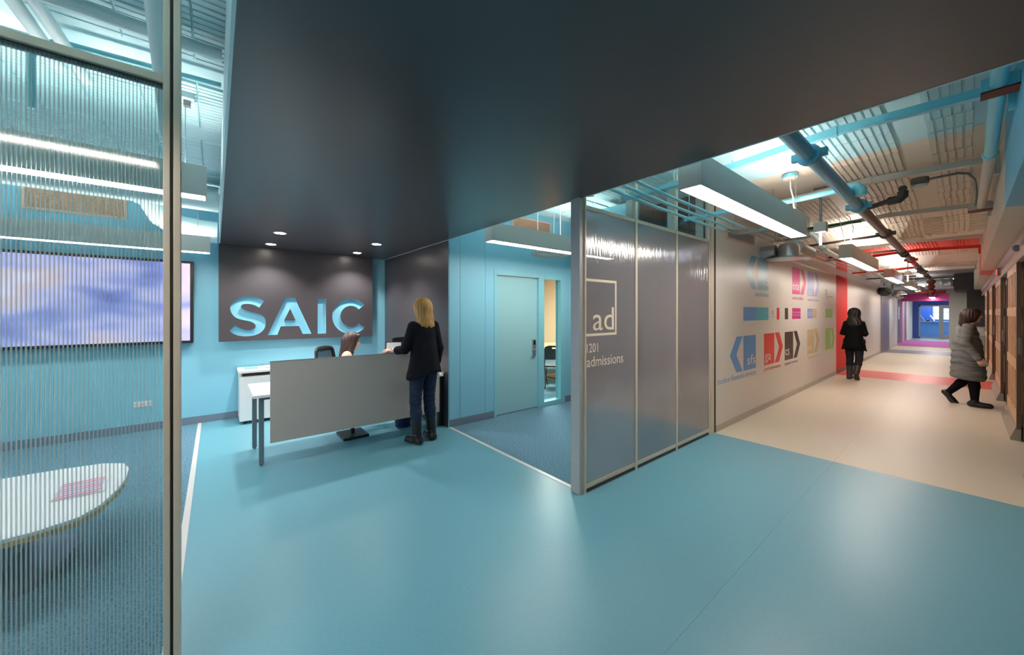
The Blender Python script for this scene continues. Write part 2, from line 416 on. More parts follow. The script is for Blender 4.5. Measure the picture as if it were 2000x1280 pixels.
def tile_mesh(seed, n, L, tx):
    rnd = random.Random(seed); b = B(); p = .052
    wj = [rnd.uniform(.034, .041) for _ in range(n)]
    for i in range(n):
        x = (i + .5) * p - n * p / 2; d = .017 + rnd.uniform(-.002, .002); hw = wj[i] / 2; e = rnd.uniform(.001, .0035)
        a0, a1 = -L / 2 + e, L / 2 - rnd.uniform(.001, .002)
        vs = [(x - hw - .004, a0, .004), (x + hw + .004, a0, .004), (x + hw, a0 + .004, -d), (x - hw, a0 + .004, -d), (x - hw - .004, a1, .004), (x + hw + .004, a1, .004), (x + hw, a1 - .004, -d), (x - hw, a1 - .004, -d)]
        b.add(vs, [(0, 3, 2, 1), (4, 5, 6, 7), (0, 1, 5, 4), (1, 2, 6, 5), (2, 3, 7, 6), (3, 0, 4, 7)])
    return b
TL = .31
def tmesh(b):
    me = bpy.data.meshes.new('tile'); me.from_pydata(b.v, [], b.f); me.update()
    bm = bmesh.new(); bm.from_mesh(me); bmesh.ops.recalc_face_normals(bm, faces=bm.faces); bm.to_mesh(me); bm.free()
    me.materials.append(M['ceil']); return me
TV = [(tile_mesh(i, 5, TL, 0)) for i in range(5)]
TM = [tmesh(b) for b in TV]
bands = []
x = .09
wid = [.26, .26, 0, .26, 0, .26, .26, 0]
k = 0
cells = []
pat = [(-.085, 1), (-.30, 0), (-.535, 1), (-.80, 1), (-1.03, 0), (-1.28, 1), (-1.54, 1), (-1.78, 0), (-1.98, 1)]
for c_, on in pat:
    if on: cells.append(c_)
xx = -2.4
while xx > -6.6:
    cells += [xx, xx - .26, xx - .52]; xx -= 1.08
tiles_far = B(); ntile = 0
cand = []
for cx_ in cells:
    y = -3.2
    while y < 18.5:
        yc = y + TL / 2; y += TL
        if XD - .2 > cx_ and yc > Y2 - .1: continue
        if cx_ < XG - .1 and yc > 5.0: continue
        if Y1 + .15 < yc < Y2 - .15: continue
        if 9.25 < yc < 9.85 or 14.1 < yc < 16.3: continue
        near = ((cx_ > XG - .1 and 2.2 < yc < 9.3) or (cx_ <= XG and cx_ > -4.3 and -1.3 < yc < .2) or (cx_ < XG and cx_ > -3.5 and yc > 2.3))
        cand.append((near, cx_, yc))
for near, cx_, yc in cand:
    i = random.randrange(5); z = (hz(yc - .12) + hz(yc + .12)) / 2; sl = math.atan((hz(yc + .12) - hz(yc - .12)) / .24)
    ox = random.uniform(-.005, .005); oz = random.uniform(-.002, .001)
    mtx = Matrix.Translation((cx_ + ox, yc, z + oz)) @ Matrix.Rotation(sl, 4, 'X')
    if XG < cx_ < -1.2 and yc < 6.4: continue
    if near and ntile < 299:
        o = bpy.data.objects.new('tile', TM[i]); C.objects.link(o); o.parent = ceil; o.matrix_local = mtx; ntile += 1
    else:
        tiles_far.add([mtx @ Vector(v) for v in TV[i].v], TV[i].f)
tiles_far.build('distant_tiles', M['ceil'], ceil, kind='stuff')
# ragged tile edge under the beam and plain plaster strip joints
bb = B()
for yy in (9.28, 15.58):
    x = XG
    while x < SX - .02:
        w_ = random.uniform(.03, .09); bb.box(x, min(x + w_, SX - .01), yy - .03, yy + random.uniform(.01, .06), 2.85 - random.uniform(.0, .03), 2.95); x += w_ + random.uniform(0, .012)
bb.build('broken_tile_edge', M['ceil'], ceil, kind='stuff')
# horizontal courses of grooved tile on the beam face
bb = B()
for j in range(9):
    y = 8.3 + j * .11
    x = XG
    while x < SX - .05:
        w_ = random.uniform(.28, .33); bb.box(x + .004, min(x + w_, SX - .01), y + .006, y + .1, hz(y + .05) - .014, hz(y + .05) + .02); x += w_
bb.build('beam_tiles', M['ceil'], ceil, kind='stuff')

# ================================================================== LIGHT FIXTURES
def pendant(loc, L, label, ht=.215, wd=.155, cords=(.25,), group=None, ceilz=3.12):
    x, y, z = loc
    t = thing('pendant_light', label, 'light', loc, group or 'linear pendant lights')
    h = wd / 2
    b = B()
    b.box(x - h, x - h + .008, y, y + L, z, z + ht).box(x + h - .008, x + h, y, y + L, z, z + ht)
    b.box(x - h + .008, x + h - .008, y, y + .008, z, z + ht).box(x - h + .008, x + h - .008, y + L - .008, y + L, z, z + ht)
    b.box(x - h + .008, x + h - .008, y + .008, y + L - .008, z + .07, z + ht - .05)
    b.build('housing', M['fix'], t)
    box(x - h + .012, x + h - .012, y + .012, y + L - .012, z + .006, z + .012).build('diffuser', M['down'], t)
    box(x - h + .025, x + h - .025, y + .05, y + L - .05, z + ht - .045, z + ht - .04).build('uplight_lens', M['up'], t)
    for c in (y + .12, y + L - .12):
        B().tube([(x, c, z + ht - .05), (x, c, ceilz)], .0025, 6).build('hanging_cable', M['grey_metal'], t)
    return t
PL = [
    pendant((-1.175, 2.50, 2.4), 2.60, 'long grey pendant light nearest the glass partition, above the corridor end of the blue floor'),
    pendant((-1.175, 7.63, 2.4), 2.75, 'grey pendant light second along the corridor, above the wall signs'),
    pendant((-1.175, 12.7, 2.4), 2.75, 'grey pendant light third along the corridor, just past the red band'),
    pendant((-1.175, 17.4, 2.4), 2.7, 'small distant pendant light fourth along the corridor'),
    pendant((-1.175, 21.4, 2.4), 2.0, 'fifth and farthest corridor pendant light before the magenta opening'),
]
pendant((-1.175, -3.0, 2.4), 2.75, 'pendant light mirrored in the ribbed panel, its end above the near corridor')
pendant((-1.175, -7.0, 2.4), 2.75, 'pendant light farther behind the near corridor one')
pendant((-3.56, 2.52, 2.4), 2.4, 'grey pendant light hung in front of the blue door')
pendant((-3.56, -2.85, 2.4), 2.80, 'upper grey pendant light above the lounge, in front of the round duct')
pendant((-6.02, -3.05, 2.3), 3.0, 'lower grey pendant light hanging just above the wall screen', ht=.2)
# canopies and white cords
t = thing('ceiling_canopy', 'blue rimmed round ceiling canopy with white cord above the nearest corridor pendant', 'canopy', (-1.25, 5.08, 3.12))
B().lathe((-1.25, 5.08, 3.12), [(.075, 0), (.078, -.035), (.07, -.045)], 24).build('rim', M['pipe_blue'], t, smooth=True)
B().lathe((-1.25, 5.08, 3.075), [(.07, 0), (.055, -.012)], 24).build('cover', M['grille'], t, smooth=True)
B().tube([(-1.25, 5.08, 3.07), (-1.235, 5.03, 2.95), (-1.2, 4.98, 2.83), (-1.19, 4.97, 2.72), (-1.18, 4.98, 2.6)], .008, 8).build('cord', M['white_cord'], t, smooth=True)
t = thing('ceiling_canopy', 'small grey ceiling box with hook and cords above the second corridor pendant', 'canopy', (-1.2, 7.3, 3.1))
B().lathe((-1.2, 7.35, 3.12), [(.075, 0), (.078, -.05), (.07, -.055)], 20).build('rim', M['grey_metal'], t, smooth=True)
B().tube([(-1.17, 7.4, 3.07), (-1.1, 7.5, 3.0), (-1.08, 7.6, 2.85), (-1.1, 7.7, 2.75), (-1.17, 7.85, 2.62)], .006, 8).build('cord', M['white_cord'], t, smooth=True)
B().tube([(-1.22, 7.35, 3.07), (-1.2, 7.6, 2.8), (-1.18, 7.75, 2.58)], .004, 8).build('cord', M['white_cord'], t, smooth=True)

# recessed downlights in the lowered ceiling
dl = [(-5.29, .617, 'in the front row above the left end of the desk'), (-6.24, .617, 'next to the wall panel, over its left half'), (-5.29, 1.79, 'in the front row near the charcoal side wall'), (-6.25, 1.80, 'next to the wall panel, over its right half')]
for x, y, s in dl:
    t = thing('downlight', 'round recessed downlight, ' + s, 'light', (x, y, 2.53), 'downlights above the reception desk')
    B().lathe((x, y, 2.53), [(.062, .0), (.075, -.004), (.073, -.006), (.055, -.003)], 28).build('trim_ring', M['white_lam'], t, smooth=True)
    B().lathe((x, y, 2.529), [(.056, -.002), (.05, -.006)], 28).build('lens', M['lamp'], t)
    light('downlight_beam', 'SPOT', (x, y, 2.515), SPOT, (1, .95, .88), spot_size=math.radians(120), spot_blend=.7, shadow_soft_size=.05)

# ================================================================== GLAZED PARTITIONS
def mull(b, y, z0=0, z1=3.1, wd=.03, dp=.06):
    b.box(XG - dp, XG, y - wd / 2, y + wd / 2, z0, z1)
lp = thing('ribbed_partition', 'clear ribbed polycarbonate partition in a metal frame on the lounge side', 'partition', (XG, -.14, 0))
B().box(XG - .06, XG, -.165, -.144, 0, 3.1).build('post', M['frame'], lp, bevel=.002)
B().box(XG - .06, XG, -.134, -.112, 0, 3.1).build('post', M['frame'], lp, bevel=.002)
B().box(XG - .05, XG - .012, -.144, -.134, 0, 3.1).build('gasket', M['gasket'], lp)
B().box(XG - .045, XG - .004, -1.02, -.165, 2.484, 2.516).build('top_rail', M['frame'], lp, bevel=.002)
B().box(XG - .045, XG - .004, -1.02, -.165, 0, .05).build('bottom_rail', M['frame'], lp, bevel=.002)
B().box(XG - .06, XG, -1.05, -1.02, 0, 3.1).build('post', M['frame'], lp, bevel=.002)
B().box(XG - .019, XG - .0185, -1.02, -.165, .05, 2.484).build('front_sheet', M['poly_sheet'], lp)
b = B(); y = -1.02
while y < -.172:
    b.box(XG - .0285, XG - .0195, y, y + .0028, .05, 2.484); y += .0105
b.build('ribs', M['poly_web'], lp, kind='stuff')
B().box(XG - .034, XG - .0195, -1.02, -.165, 2.466, 2.484).build('edge_seal', M['box_grey'], lp)

rp = thing('glazed_partition', 'three bay milky fluted partition with room sign, standing on the blue floor', 'partition', (XG, Y2, 0))
B().box(-2.155, -2.055, 2.40, 2.436, 0, 3.12).build('end_post', M['post_dark'], rp, bevel=.002, label='wide grey end post')
B().box(-2.155, -2.055, 2.436, 2.452, 0, 3.12).build('end_post_cap', M['frame'], rp)
for y in (2.452, 3.235, 4.045, 4.885):
    B().box(XG - .05, XG, y - .0 if y < 2.5 else y - .018, y + .018, 0, 3.12).build('mullion', M['frame'], rp, bevel=.002)
B().box(XG - .05, XG + .004, 4.91, 5.005, 0, 3.12).build('wall_post', M['frame'], rp, bevel=.002, label='broad frame post against the corridor wall')
bays = [(2.47, 3.217), (3.253, 4.027), (4.063, 4.867)]
for a, c in bays:
    B().box(XG - .045, XG - .004, a, c, 2.44, 2.475).build('top_rail', M['frame'], rp, bevel=.002)
    B().box(XG - .045, XG - .004, a, c, .035, .075).build('bottom_rail', M['frame'], rp, bevel=.002)
    B().box(XG - .04, XG - .01, a, c, 0, .035).build('floor_channel', M['gasket'], rp)
    B().box(XG - .014, XG - .006, a, c, .075, 2.44).build('fluted_panel', M['poly_milk'], rp)
    B().box(XG - .024, XG - .018, a, c, 2.475, 3.1).build('clear_pane', M['glass'], rp)
for y in (3.32, 4.16, 4.88):
    B().box(-2.21, -2.12, y - .015, y + .015, 0, 3.1).build('rear_stud', M['white_wall'], rp)
# sign on the first bay: a thing of vinyl on the panel
sg = thing('room_sign', 'cream vinyl square with ad, 1201 and admissions on the fluted panel', 'sign', (XG, 2.6, 1.4))
X0 = XG - .0055
B().box(X0, X0 + .001, 2.47, 2.908, 1.822, 1.845).box(X0, X0 + .001, 2.47, 2.908, 1.345, 1.368).box(X0, X0 + .001, 2.885, 2.908, 1.368, 1.822).build('square_outline', M['cream_vinyl'], sg)
text_on('ad', 2.565, 2.868, 1.392, 1.60, X0, sg, 'lettering', M['cream_vinyl'], .001)
text_on('1201', 2.482, 2.634, 1.203, 1.283, X0, sg, 'lettering', M['cream_vinyl'], .001)
text_on('admissions', 2.482, 3.014, 1.078, 1.168, X0, sg, 'lettering', M['cream_vinyl'], .001)
# stout studs and a pale duct seen through the clear panes above
for x, y, s, m in ((-2.75, 3.32, 'dark blue column', 'post_dark'), (-2.7, 4.2, 'pale column', 'white_wall'), (-2.3, 4.8, 'pale blue stud', 'white_wall')):
    pass

# ================================================================== SIGN PANEL
sp = thing('letter_panel', 'large charcoal wall panel with the letters SAIC cut out over the blue wall', 'sign', (XS, 1.1, 1.8))
A = [[(0.616, 1.212), (0.845, 1.786), (0.969, 1.786), (1.2, 1.212), (1.08, 1.212), (1.027, 1.34), (0.781, 1.34), (0.735, 1.212)], [(0.904, 1.62), (0.830, 1.431), (0.979, 1.431)]]
I_ = [(1.292, 1.777), (1.414, 1.777), (1.414, 1.208), (1.292, 1.208)]
SS = [(0.568, 1.723), (0.506, 1.768), (0.431, 1.788), (0.357, 1.792), (0.285, 1.773), (0.223, 1.733), (0.179, 1.671), (0.165, 1.605), (0.183, 1.539), (0.223, 1.484), (0.276, 1.455), (0.348, 1.435), (0.403, 1.42), (0.44, 1.397), (0.461, 1.368), (0.459, 1.328), (0.422, 1.301), (0.366, 1.291), (0.303, 1.31), (0.249, 1.344), (0.218, 1.376), (0.157, 1.286), (0.205, 1.246), (0.267, 1.216), (0.348, 1.204), (0.431, 1.212), (0.506, 1.241), (0.563, 1.297), (0.587, 1.365), (0.584, 1.446), (0.553, 1.498), (0.497, 1.533), (0.422, 1.556), (0.357, 1.578), (0.307, 1.606), (0.288, 1.634), (0.298, 1.664), (0.339, 1.679), (0.403, 1.677), (0.459, 1.658), (0.506, 1.628)]
def smooth(P, fixed, n=3):
    out = []; m = len(P)
    for i in range(m):
        p0, p1, p2, p3 = P[i - 1], P[i], P[(i + 1) % m], P[(i + 2) % m]
        if i in fixed: p0 = (2 * p1[0] - p2[0], 2 * p1[1] - p2[1])
        if (i + 1) % m in fixed: p3 = (2 * p2[0] - p1[0], 2 * p2[1] - p1[1])
        for k in range(n):
            t = k / n
            out.append(tuple(.5 * (2 * p1[a] + (p2[a] - p0[a]) * t + (2 * p0[a] - 5 * p1[a] + 4 * p2[a] - p3[a]) * t * t + (3 * p1[a] - p0[a] - 3 * p2[a] + p3[a]) * t ** 3) for a in (0, 1)))
    return out
SS = smooth(SS, (0, 20, 21, 40))
def arc(cx, cy, rx, ry, a0, a1, n=28): return [(cx + rx * math.cos(math.radians(a0 + (a1 - a0) * i / n)), cy + ry * math.sin(math.radians(a0 + (a1 - a0) * i / n))) for i in range(n + 1)]
CC = arc(1.806, 1.487, .296, .30, 42, 318) + arc(1.806, 1.487, .17, .182, 318, 42)
me = cmesh(curve2d([[(.035, 1.136), (2.169, 1.136), (2.169, 2.528), (.035, 2.528)], SS, A[0], A[1], I_, CC], .04))
pn = on_wall(me, -6.64, sp, 'panel', M['charcoal'])
me.materials.append(M['blue_wall'])
for p in me.polygons:
    c = p.center + wloc(sp)
    if abs(p.normal.x) < .5 and .06 < c.y < 2.1 and 1.17 < c.z < 1.9: p.material_index = 1
B().box(-6.668, -6.661, .05, 2.15, 1.15, 2.5).build('backing_board', M['blue_wall'], sp)
for y in (.3, 1.1, 1.9):
    for z in (1.17, 2.1): B().box(XS + .001, -6.668, y - .03, y + .03, z, z + .05).build('standoff', M['charcoal_matte'], sp)

# ================================================================== WALL GRAPHICS
def vinyl(n, rgb): return mat('vinyl_' + n, rgb, .3)
V = dict(blue=vinyl('blue', (88, 150, 206)), cyan=vinyl('cyan', (104, 176, 206)), teal=vinyl('teal', (70, 176, 196)), red=vinyl('red', (226, 66, 62)), dark=vinyl('dark', (66, 56, 56)), pink=vinyl('pink', (206, 50, 134)), lilac=vinyl('lilac', (146, 154, 212)), tan=vinyl('tan', (202, 180, 136)), green=vinyl('green', (150, 206, 60)), white=vinyl('white', (226, 224, 218)), grey=vinyl('grey', (150, 156, 160)))
XW = XG + .0005
def wsign(label, col, y0, z0, letters, capt, right=True, h=.51, capcol=None, ly=None, capw=None):
    t = thing('wall_sign', label, 'sign', (XG, y0, z0), 'vinyl department signs on the corridor wall')
    W = .505
    B().box(XW, XW + .001, y0, y0 + W, z0, z0 + h).build('square', V[col], t)
    if right:
        a = y0 + W + .035; pts = [(a, z0), (a + .22, z0), (a + .44, z0 + h / 2), (a + .22, z0 + h), (a, z0 + h), (a + .225, z0 + h / 2)]
    else:
        a = y0 - .035; pts = [(a, z0), (a - .225, z0 + h / 2), (a, z0 + h), (a - .22, z0 + h), (a - .455, z0 + h / 2), (a - .22, z0)]
    on_wall(cmesh(curve2d([pts], .001)), XW + .0005, t, 'arrow', V[col])
    if letters:
        text_on(letters, *ly, XW + .002, t, 'lettering', V['white'], .0005)
    if capt:
        text_on(capt, *capw, XW + .001, t, 'caption', V[capcol or col], .0005)
    return t
wsign('pale blue ad sign with left arrow, top row of the corridor wall', 'cyan', 6.585, 1.91, 'ad', 'admissions', False, ly=(6.77, 7.07, 1.985, 2.13), capw=(6.46, 7.09, 1.805, 1.875))
wsign('blue sfs sign with left arrow, bottom row beside the glazed partition', 'blue', 6.003, .698, 'sfs', 'student financial services', False, ly=(6.15, 6.49, .772, .915), capw=(5.10, 6.50, .6, .68))
wsign('red ga sign with right arrow, bottom row above grad admissions', 'red', 6.876, .698, 'ga', 'grad admissions', ly=(6.91, 7.2, .725, .87), capw=(6.88, 7.716, .585, .66))
wsign('dark brown cs sign with right arrow above campus security', 'dark', 7.958, .69, 'cs', 'campus security', ly=(7.985, 8.22, .777, .885), capw=(7.95, 8.77, .585, .65))
wsign('pink osa sign with right arrow, top row beneath the round duct', 'pink', 8.408, 1.905, 'osa', 'student affairs', ly=(8.43, 8.86, 1.983, 2.09), capw=(8.41, 9.14, 1.8, 1.865))
wsign('lilac sign with right arrow in the top row above academic advising', 'lilac', 9.475, 1.902, 'aa', 'academic advising', ly=(9.5, 9.80, 1.92, 2.01), capw=(9.48, 10.42, 1.785, 1.85))
wsign('tan sign with right arrow, bottom row between the dark and green signs', 'tan', 9.464, .69, 'r+r', 'registration & records', ly=(9.49, 9.79, .75, .865), capw=(9.48, 10.44, .585, .645))
wsign('green sign with right arrow nearest the red recess', 'green', 11.0, .678, None, None)
def strip_sign(label, parts, txt=None):
    t = thing('colour_strip', label, 'sign', (XG, parts[0][0], 1.43), 'vinyl colour strips in the middle row of the corridor wall')
    for a, c, col in parts: B().box(XW, XW + .001, a, c, 1.43, 1.635).build('colour_block', V[col], t)
    for s, a, c, z0, z1, col in (txt or ()): text_on(s, a, c, z0, z1, XW + .002, t, 'lettering', V[col], .0005)
strip_sign('long blue and teal strip under the pale blue ad sign', [(6.003, 6.511, 'blue'), (6.511, 7.09, 'teal')])
strip_sign('narrow red strip in the middle row', [(7.512, 7.648, 'red')])
strip_sign('narrow dark strip in the middle row', [(7.962, 8.154, 'dark')])
strip_sign('pink strip with two lines of white writing', [(8.409, 8.964, 'pink')], [('office of student affairs', 8.42, 8.95, 1.545, 1.575, 'white'), ('the student experience', 8.42, 8.95, 1.49, 1.52, 'white')])
strip_sign('blue and tan strip with small white writing', [(9.464, 9.857, 'lilac'), (9.857, 10.202, 'tan')], [('academic advising', 9.48, 9.84, 1.535, 1.56, 'white'), ('& registration', 9.48, 9.84, 1.495, 1.52, 'white')])
strip_sign('green strip nearest the red recess', [(11.003, 11.72, 'green')])
t = thing('wall_mark', 'small grey mark with tiny writing above the green strip', 'sign', (XG, 11, 1.9))
B().box(XW, XW + .001, 11.0, 11.2, 1.955, 2.10).build('mark', V['grey'], t)
text_on('student union galleries', 11.0, 11.69, 1.92, 1.945, XW + .001, t, 'caption', V['dark'], .0005)
text_on('suite 1300', 11.0, 11.25, 1.885, 1.905, XW + .001, t, 'caption', V['dark'], .0005)
t = thing('wall_mark', 'tiny black lamp mark with a line of writing left of the red strip', 'sign', (XG, 7.3, 1.5))
me = cmesh(curve2d([arc(7.30, 1.57, .04, .022, 0, 350, 14), arc(7.30, 1.57, .03, .016, 0, 350, 14)], .0005)); on_wall(me, XW + .001, t, 'mark', V['dark'])
me = cmesh(curve2d([[(7.27, 1.54), (7.33, 1.54), (7.30, 1.515)]], .0005)); on_wall(me, XW + .001, t, 'mark', V['dark'])
text_on('you are here', 7.19, 7.42, 1.47, 1.483, XW + .001, t, 'caption', V['dark'], .0005)

# ================================================================== DOOR AND SIDELIGHT
d = thing('office_door', 'flush pale blue door with keypad lock in a blue frame', 'door', (XD, 3.2, 0)); 
B().box(XD - .03, XD + .008, 3.198, 3.25, 0, 2.178).box(XD - .03, XD + .008, 3.25, 4.10, 2.115, 2.178).box(XD - .12, XD + .008, 4.10, 4.225, 0, 2.178).build('frame', M['jamb'], d, bevel=.003)
B().box(XD - .075, XD - .03, 3.25, 4.10, .012, 2.112).build('door_leaf', M['door_blue'], d, bevel=.002)
B().box(XD - .03, XD - .008, 3.98, 4.055, .85, 1.12).build('keypad_lock', M['galv'], d, bevel=.006)
B().box(XD - .008, XD - .004, 3.995, 4.04, 1.03, 1.1).build('keypad', M['black'], d)
B().tube([(XD - .01, 4.015, .955), (XD + .045, 4.015, .955), (XD + .05, 4.0, .955), (XD + .05, 3.90, .955)], .009, 8).build('lever_handle', M['galv'], d, smooth=True)
sl = thing('sidelight_window', 'tall narrow glass sidelight in a blue frame right of the door', 'window', (XD, 4.23, 0))
B().box(XD - .12, XD + .008, 4.62, 4.72, 0, 2.178).box(XD - .12, XD + .008, 4.225, 4.62, 2.105, 2.178).box(XD - .12, XD + .008, 4.225, 4.62, 0, .07).build('frame', M['jamb'], sl, bevel=.003)
B().box(XD - .07, XD - .062, 4.225, 4.62, .07, 2.105).build('pane', M['glass'], sl)
# back wall gap behind the door (solid)
# ================================================================== grilles, outlet, switch
def grille(name, label, x, y0, y1, z0, z1, n):
    t = thing(name, label, 'vent', (x, y0, z0)); f = .025
    B().box(x, x + .02, y0, y1, z0, z0 + f).box(x, x + .02, y0, y1, z1 - f, z1).box(x, x + .02, y0, y0 + f, z0 + f, z1 - f).box(x, x + .02, y1 - f, y1, z0 + f, z1 - f).build('frame', M['grille'], t)
    B().box(x + .001, x + .003, y0 + f, y1 - f, z0 + f, z1 - f).build('backing', M['lift_wood'], t)
    first = None
    for i in range(n):
        zc = z0 + f + (z1 - z0 - 2 * f) * (i + .5) / n
        if not first: first = B().bar((x + .011, y0 + f, zc), (x + .011, y1 - f, zc), .014, .004, up=(.6, 0, 1)).build('slat', M['grille'], t); z_ = zc
        else:
            c = first.copy(); C.objects.link(c); c.location.z = zc - z_
    return t
grille('wall_grille', 'tan louvred air grille high on the blue wall above the door', XD, 3.54, 4.36, 2.86, 3.05, 10)
grille('wall_grille', 'tan louvred air grille above the screen behind the ribbed partition', XS, -1.72, -.88, 2.74, 3.07, 16)
t = thing('wall_outlet', 'white wall outlet low on the blue wall under the screen', 'outlet', (XS, -.8, .36))
B().box(XS, XS + .008, -.83, -.65, .32, .39).build('plate', M['white_lam'], t, bevel=.002)
for k in range(3): B().box(XS + .008, XS + .010, -.81 + k * .055, -.775 + k * .055, .335, .375).build('socket', M['grille'], t)
t = thing('light_switch', 'small switch plate on the charcoal side wall behind the standing person', 'switch', (-4.65, Y2, .95))
B().box(-4.69, -4.62, Y2 - .008, Y2, .895, 1.02).build('plate', M['white_lam'], t, bevel=.002)
B().box(-4.67, -4.64, Y2 - .012, Y2 - .008, .93, .985).build('rocker', M['grille'], t)
# round ceiling diffuser by the door
t = thing('ceiling_diffuser', 'round white air diffuser hanging near the door', 'vent', (-3.93, 4.1, 2.42))
B().lathe((-3.95, 3.95, 2.44), [(.3, 0), (.27, -.02), (.2, .0), (.19, .03)], 40).build('outer_cone', M['grille'], t, smooth=True)
B().lathe((-3.95, 3.95, 2.435), [(.17, 0), (.15, -.012)], 40).build('inner_disc', M['white_wall'], t, smooth=True)
for q in (0, 2.1, 4.2): B().tube([(-3.95 + .2 * math.cos(q), 3.95 + .2 * math.sin(q), 2.44), (-3.95 + .2 * math.cos(q), 3.95 + .2 * math.sin(q), 3.13)], .006, 8).build('hanger_rod', M['pipe_white'], t)

# ================================================================== SCREEN
def screen_mat():
    m, t, N, L = nt('screen_image')
    out = N.new('ShaderNodeOutputMaterial'); e = N.new('ShaderNodeEmission'); L.new(e.outputs[0], out.inputs[0]); e.inputs[1].default_value = .95
    gm = N.new('ShaderNodeNewGeometry'); mp = N.new('ShaderNodeMapping'); L.new(gm.outputs['Position'], mp.inputs[0]); mp.inputs['Scale'].default_value = (1, .7, 1.5); mp.inputs['Location'].default_value = (0, .3, .1)
    n = N.new('ShaderNodeTexNoise'); n.inputs['Scale'].default_value = 1.5; n.inputs['Detail'].default_value = 2; n.inputs['Distortion'].default_value = .15; L.new(mp.outputs[0], n.inputs[0])
    r = N.new('ShaderNodeValToRGB'); L.new(n.outputs[0], r.inputs[0]); cr = r.color_ramp
    cr.elements[0].position = .28; cr.elements[0].color = (*lin((84, 92, 160)), 1); cr.elements[1].position = .8; cr.elements[1].color = (*lin((228, 226, 248)), 1)
    for p, c in ((.42, (128, 136, 200)), (.53, (176, 172, 216)), (.62, (200, 178, 190)), (.70, (206, 200, 232))):
        q = cr.elements.new(p); q.color = (*lin(c), 1)
    L.new(r.outputs[0], e.inputs[0]); return m
M['screen'] = screen_mat()
t = thing('wall_screen', 'wide black framed video screen showing a blurred violet picture on the blue wall', 'screen', (XS, -1.3, 1.7))
B().box(XS, XS + .09, -2.35, -.235, 1.135, 2.255).build('casing', M['black'], t, bevel=.004)
B().box(XS + .09, XS + .092, -2.3, -.27, 1.17, 2.22).build('picture', M['screen'], t)
B().box(XS + .09, XS + .1, -2.35, -.235, 1.135, 1.15).build('lower_bezel', M['black'], t)

# ================================================================== RECEPTION FURNITURE
t = thing('reception_table', 'white topped table with grey steel legs carrying the reception desk panel', 'desk', (-4.8, 1.4, 0))
B().box(-5.14, -4.37, .285, 2.36, .705, .735).build('table_top', M['white_lam'], t, bevel=.003)
for x, y in ((-4.47, .36), (-5.08, .345), (-4.47, 2.29), (-5.08, 2.29)):
    l = B().box(x - .022, x + .022, y - .022, y + .022, .02, .70).build('leg', M['leg'], t, bevel=.003)
    B().lathe((x, y, 0), [(.016, 0), (.016, .012), (.008, .02), (.008, .03)], 12).build('foot', M['chrome'], l, smooth=True)
for x, sx in ((-4.47, -1), (-5.08, 1)):
    B().prism([(x, .60), (x, .705), (x + sx * .11, .705)], 'y', .352, .36).build('bracket', M['leg'], t)
B().bar((-4.47, .38, .685), (-4.47, 2.27, .685), .03, .035).bar((-5.08, .38, .685), (-5.08, 2.27, .685), .03, .035).bar((-4.5, .36, .685), (-5.05, .36, .685), .03, .035).build('apron', M['leg'], t)
B().box(-4.37, -4.345, .424, 2.29, .248, 1.06).build('front_panel', M['fabric'], t, bevel=.002, label='grey fabric front panel')
B().box(-4.372, -4.343, .422, 2.292, 1.06, 1.064).build('panel_edge', M['leg'], t)
for q in (.7, 1.9): B().box(-4.40, -4.371, q, q + .04, .6, .9).build('panel_bracket', M['leg'], t)
t = thing('low_cabinet', 'white low storage cabinet against the blue wall behind the desk', 'cabinet', (-6.5, .8, 0))
B().box(-6.71, -6.29, .26, 1.55, .04, .66).build('body', M['white_lam'], t, bevel=.003)
B().box(-6.73, -6.25, .245, 1.57, .71, .745).build('top', M['white_lam'], t, bevel=.003)
B().box(-6.70, -6.33, .29, 1.52, .66, .71).build('shadow_gap', M['dark_wood'], t)
for a, c in ((.265, .905), (.91, 1.545)): 
    dd = B().box(-6.29, -6.275, a, c, .045, .655).build('door', M['white_lam'], t, bevel=.002)
    B().tube([(-6.275, c - .04, .5), (-6.255, c - .04, .5), (-6.255, c - .04, .6), (-6.275, c - .04, .6)], .005, 6).build('handle', M['chrome'], dd)
for y in (.32, 1.48):
    for x in (-6.33, -6.66): B().lathe((x, y, 0), [(.02, 0), (.02, .02), (.012, .04)], 12).build('foot', M['black'], t)
for y, c, lab in ((.38, 'pipe_blue', 'pale blue leaflet pile nearest the cabinet end'), (.62, 'white_wall', 'white leaflet pile further along the cabinet top')):
    t = thing('leaflet_pile', lab, 'papers', (-6.5, y, .745), 'leaflets on the low cabinet')
    for k in range(3):
        B().box(-6.62 + k * .006, -6.40 + k * .006, y - .07 + k * .004, y + .09 + k * .004, .745 + k * .006, .750 + k * .006).build('leaflet', M['white_lam'] if k < 2 else M[c], t)
# printer stand / side cabinet, dark, at the wall end of the desk
t = thing('side_cabinet', 'tall black cabinet end under a white top beside the charcoal wall', 'cabinet', (-4.62, 2.4, 0))
B().box(-5.1, -4.52, 2.375, 2.438, 0, .70).build('body', M['black'], t, bevel=.002)
B().box(-5.12, -4.50, 2.365, 2.439, .70, .73).build('top', M['white_lam'], t)
t = thing('waste_bin', 'dark blue bin under the desk behind the grey panel', 'bin', (-4.85, 2.0, 0))
B().lathe((-4.85, 2.0, 0), [(.10, 0), (.13, .3), (.12, .3), (.095, .01)], 20).build('bucket', mat('bin_blue', (24, 40, 90), .5), t, smooth=True)
t = thing('floor_case', 'small black pedestal on the floor beneath the desk', 'pedestal', (-5.0, 1.35, 0))
B().box(-5.05, -4.7, 1.2, 1.5, 0, .03).build('base', M['black'], t, bevel=.004)
B().tube([(-4.88, 1.35, .03), (-4.88, 1.35, .35)], .025, 12).build('stem', M['black'], t)
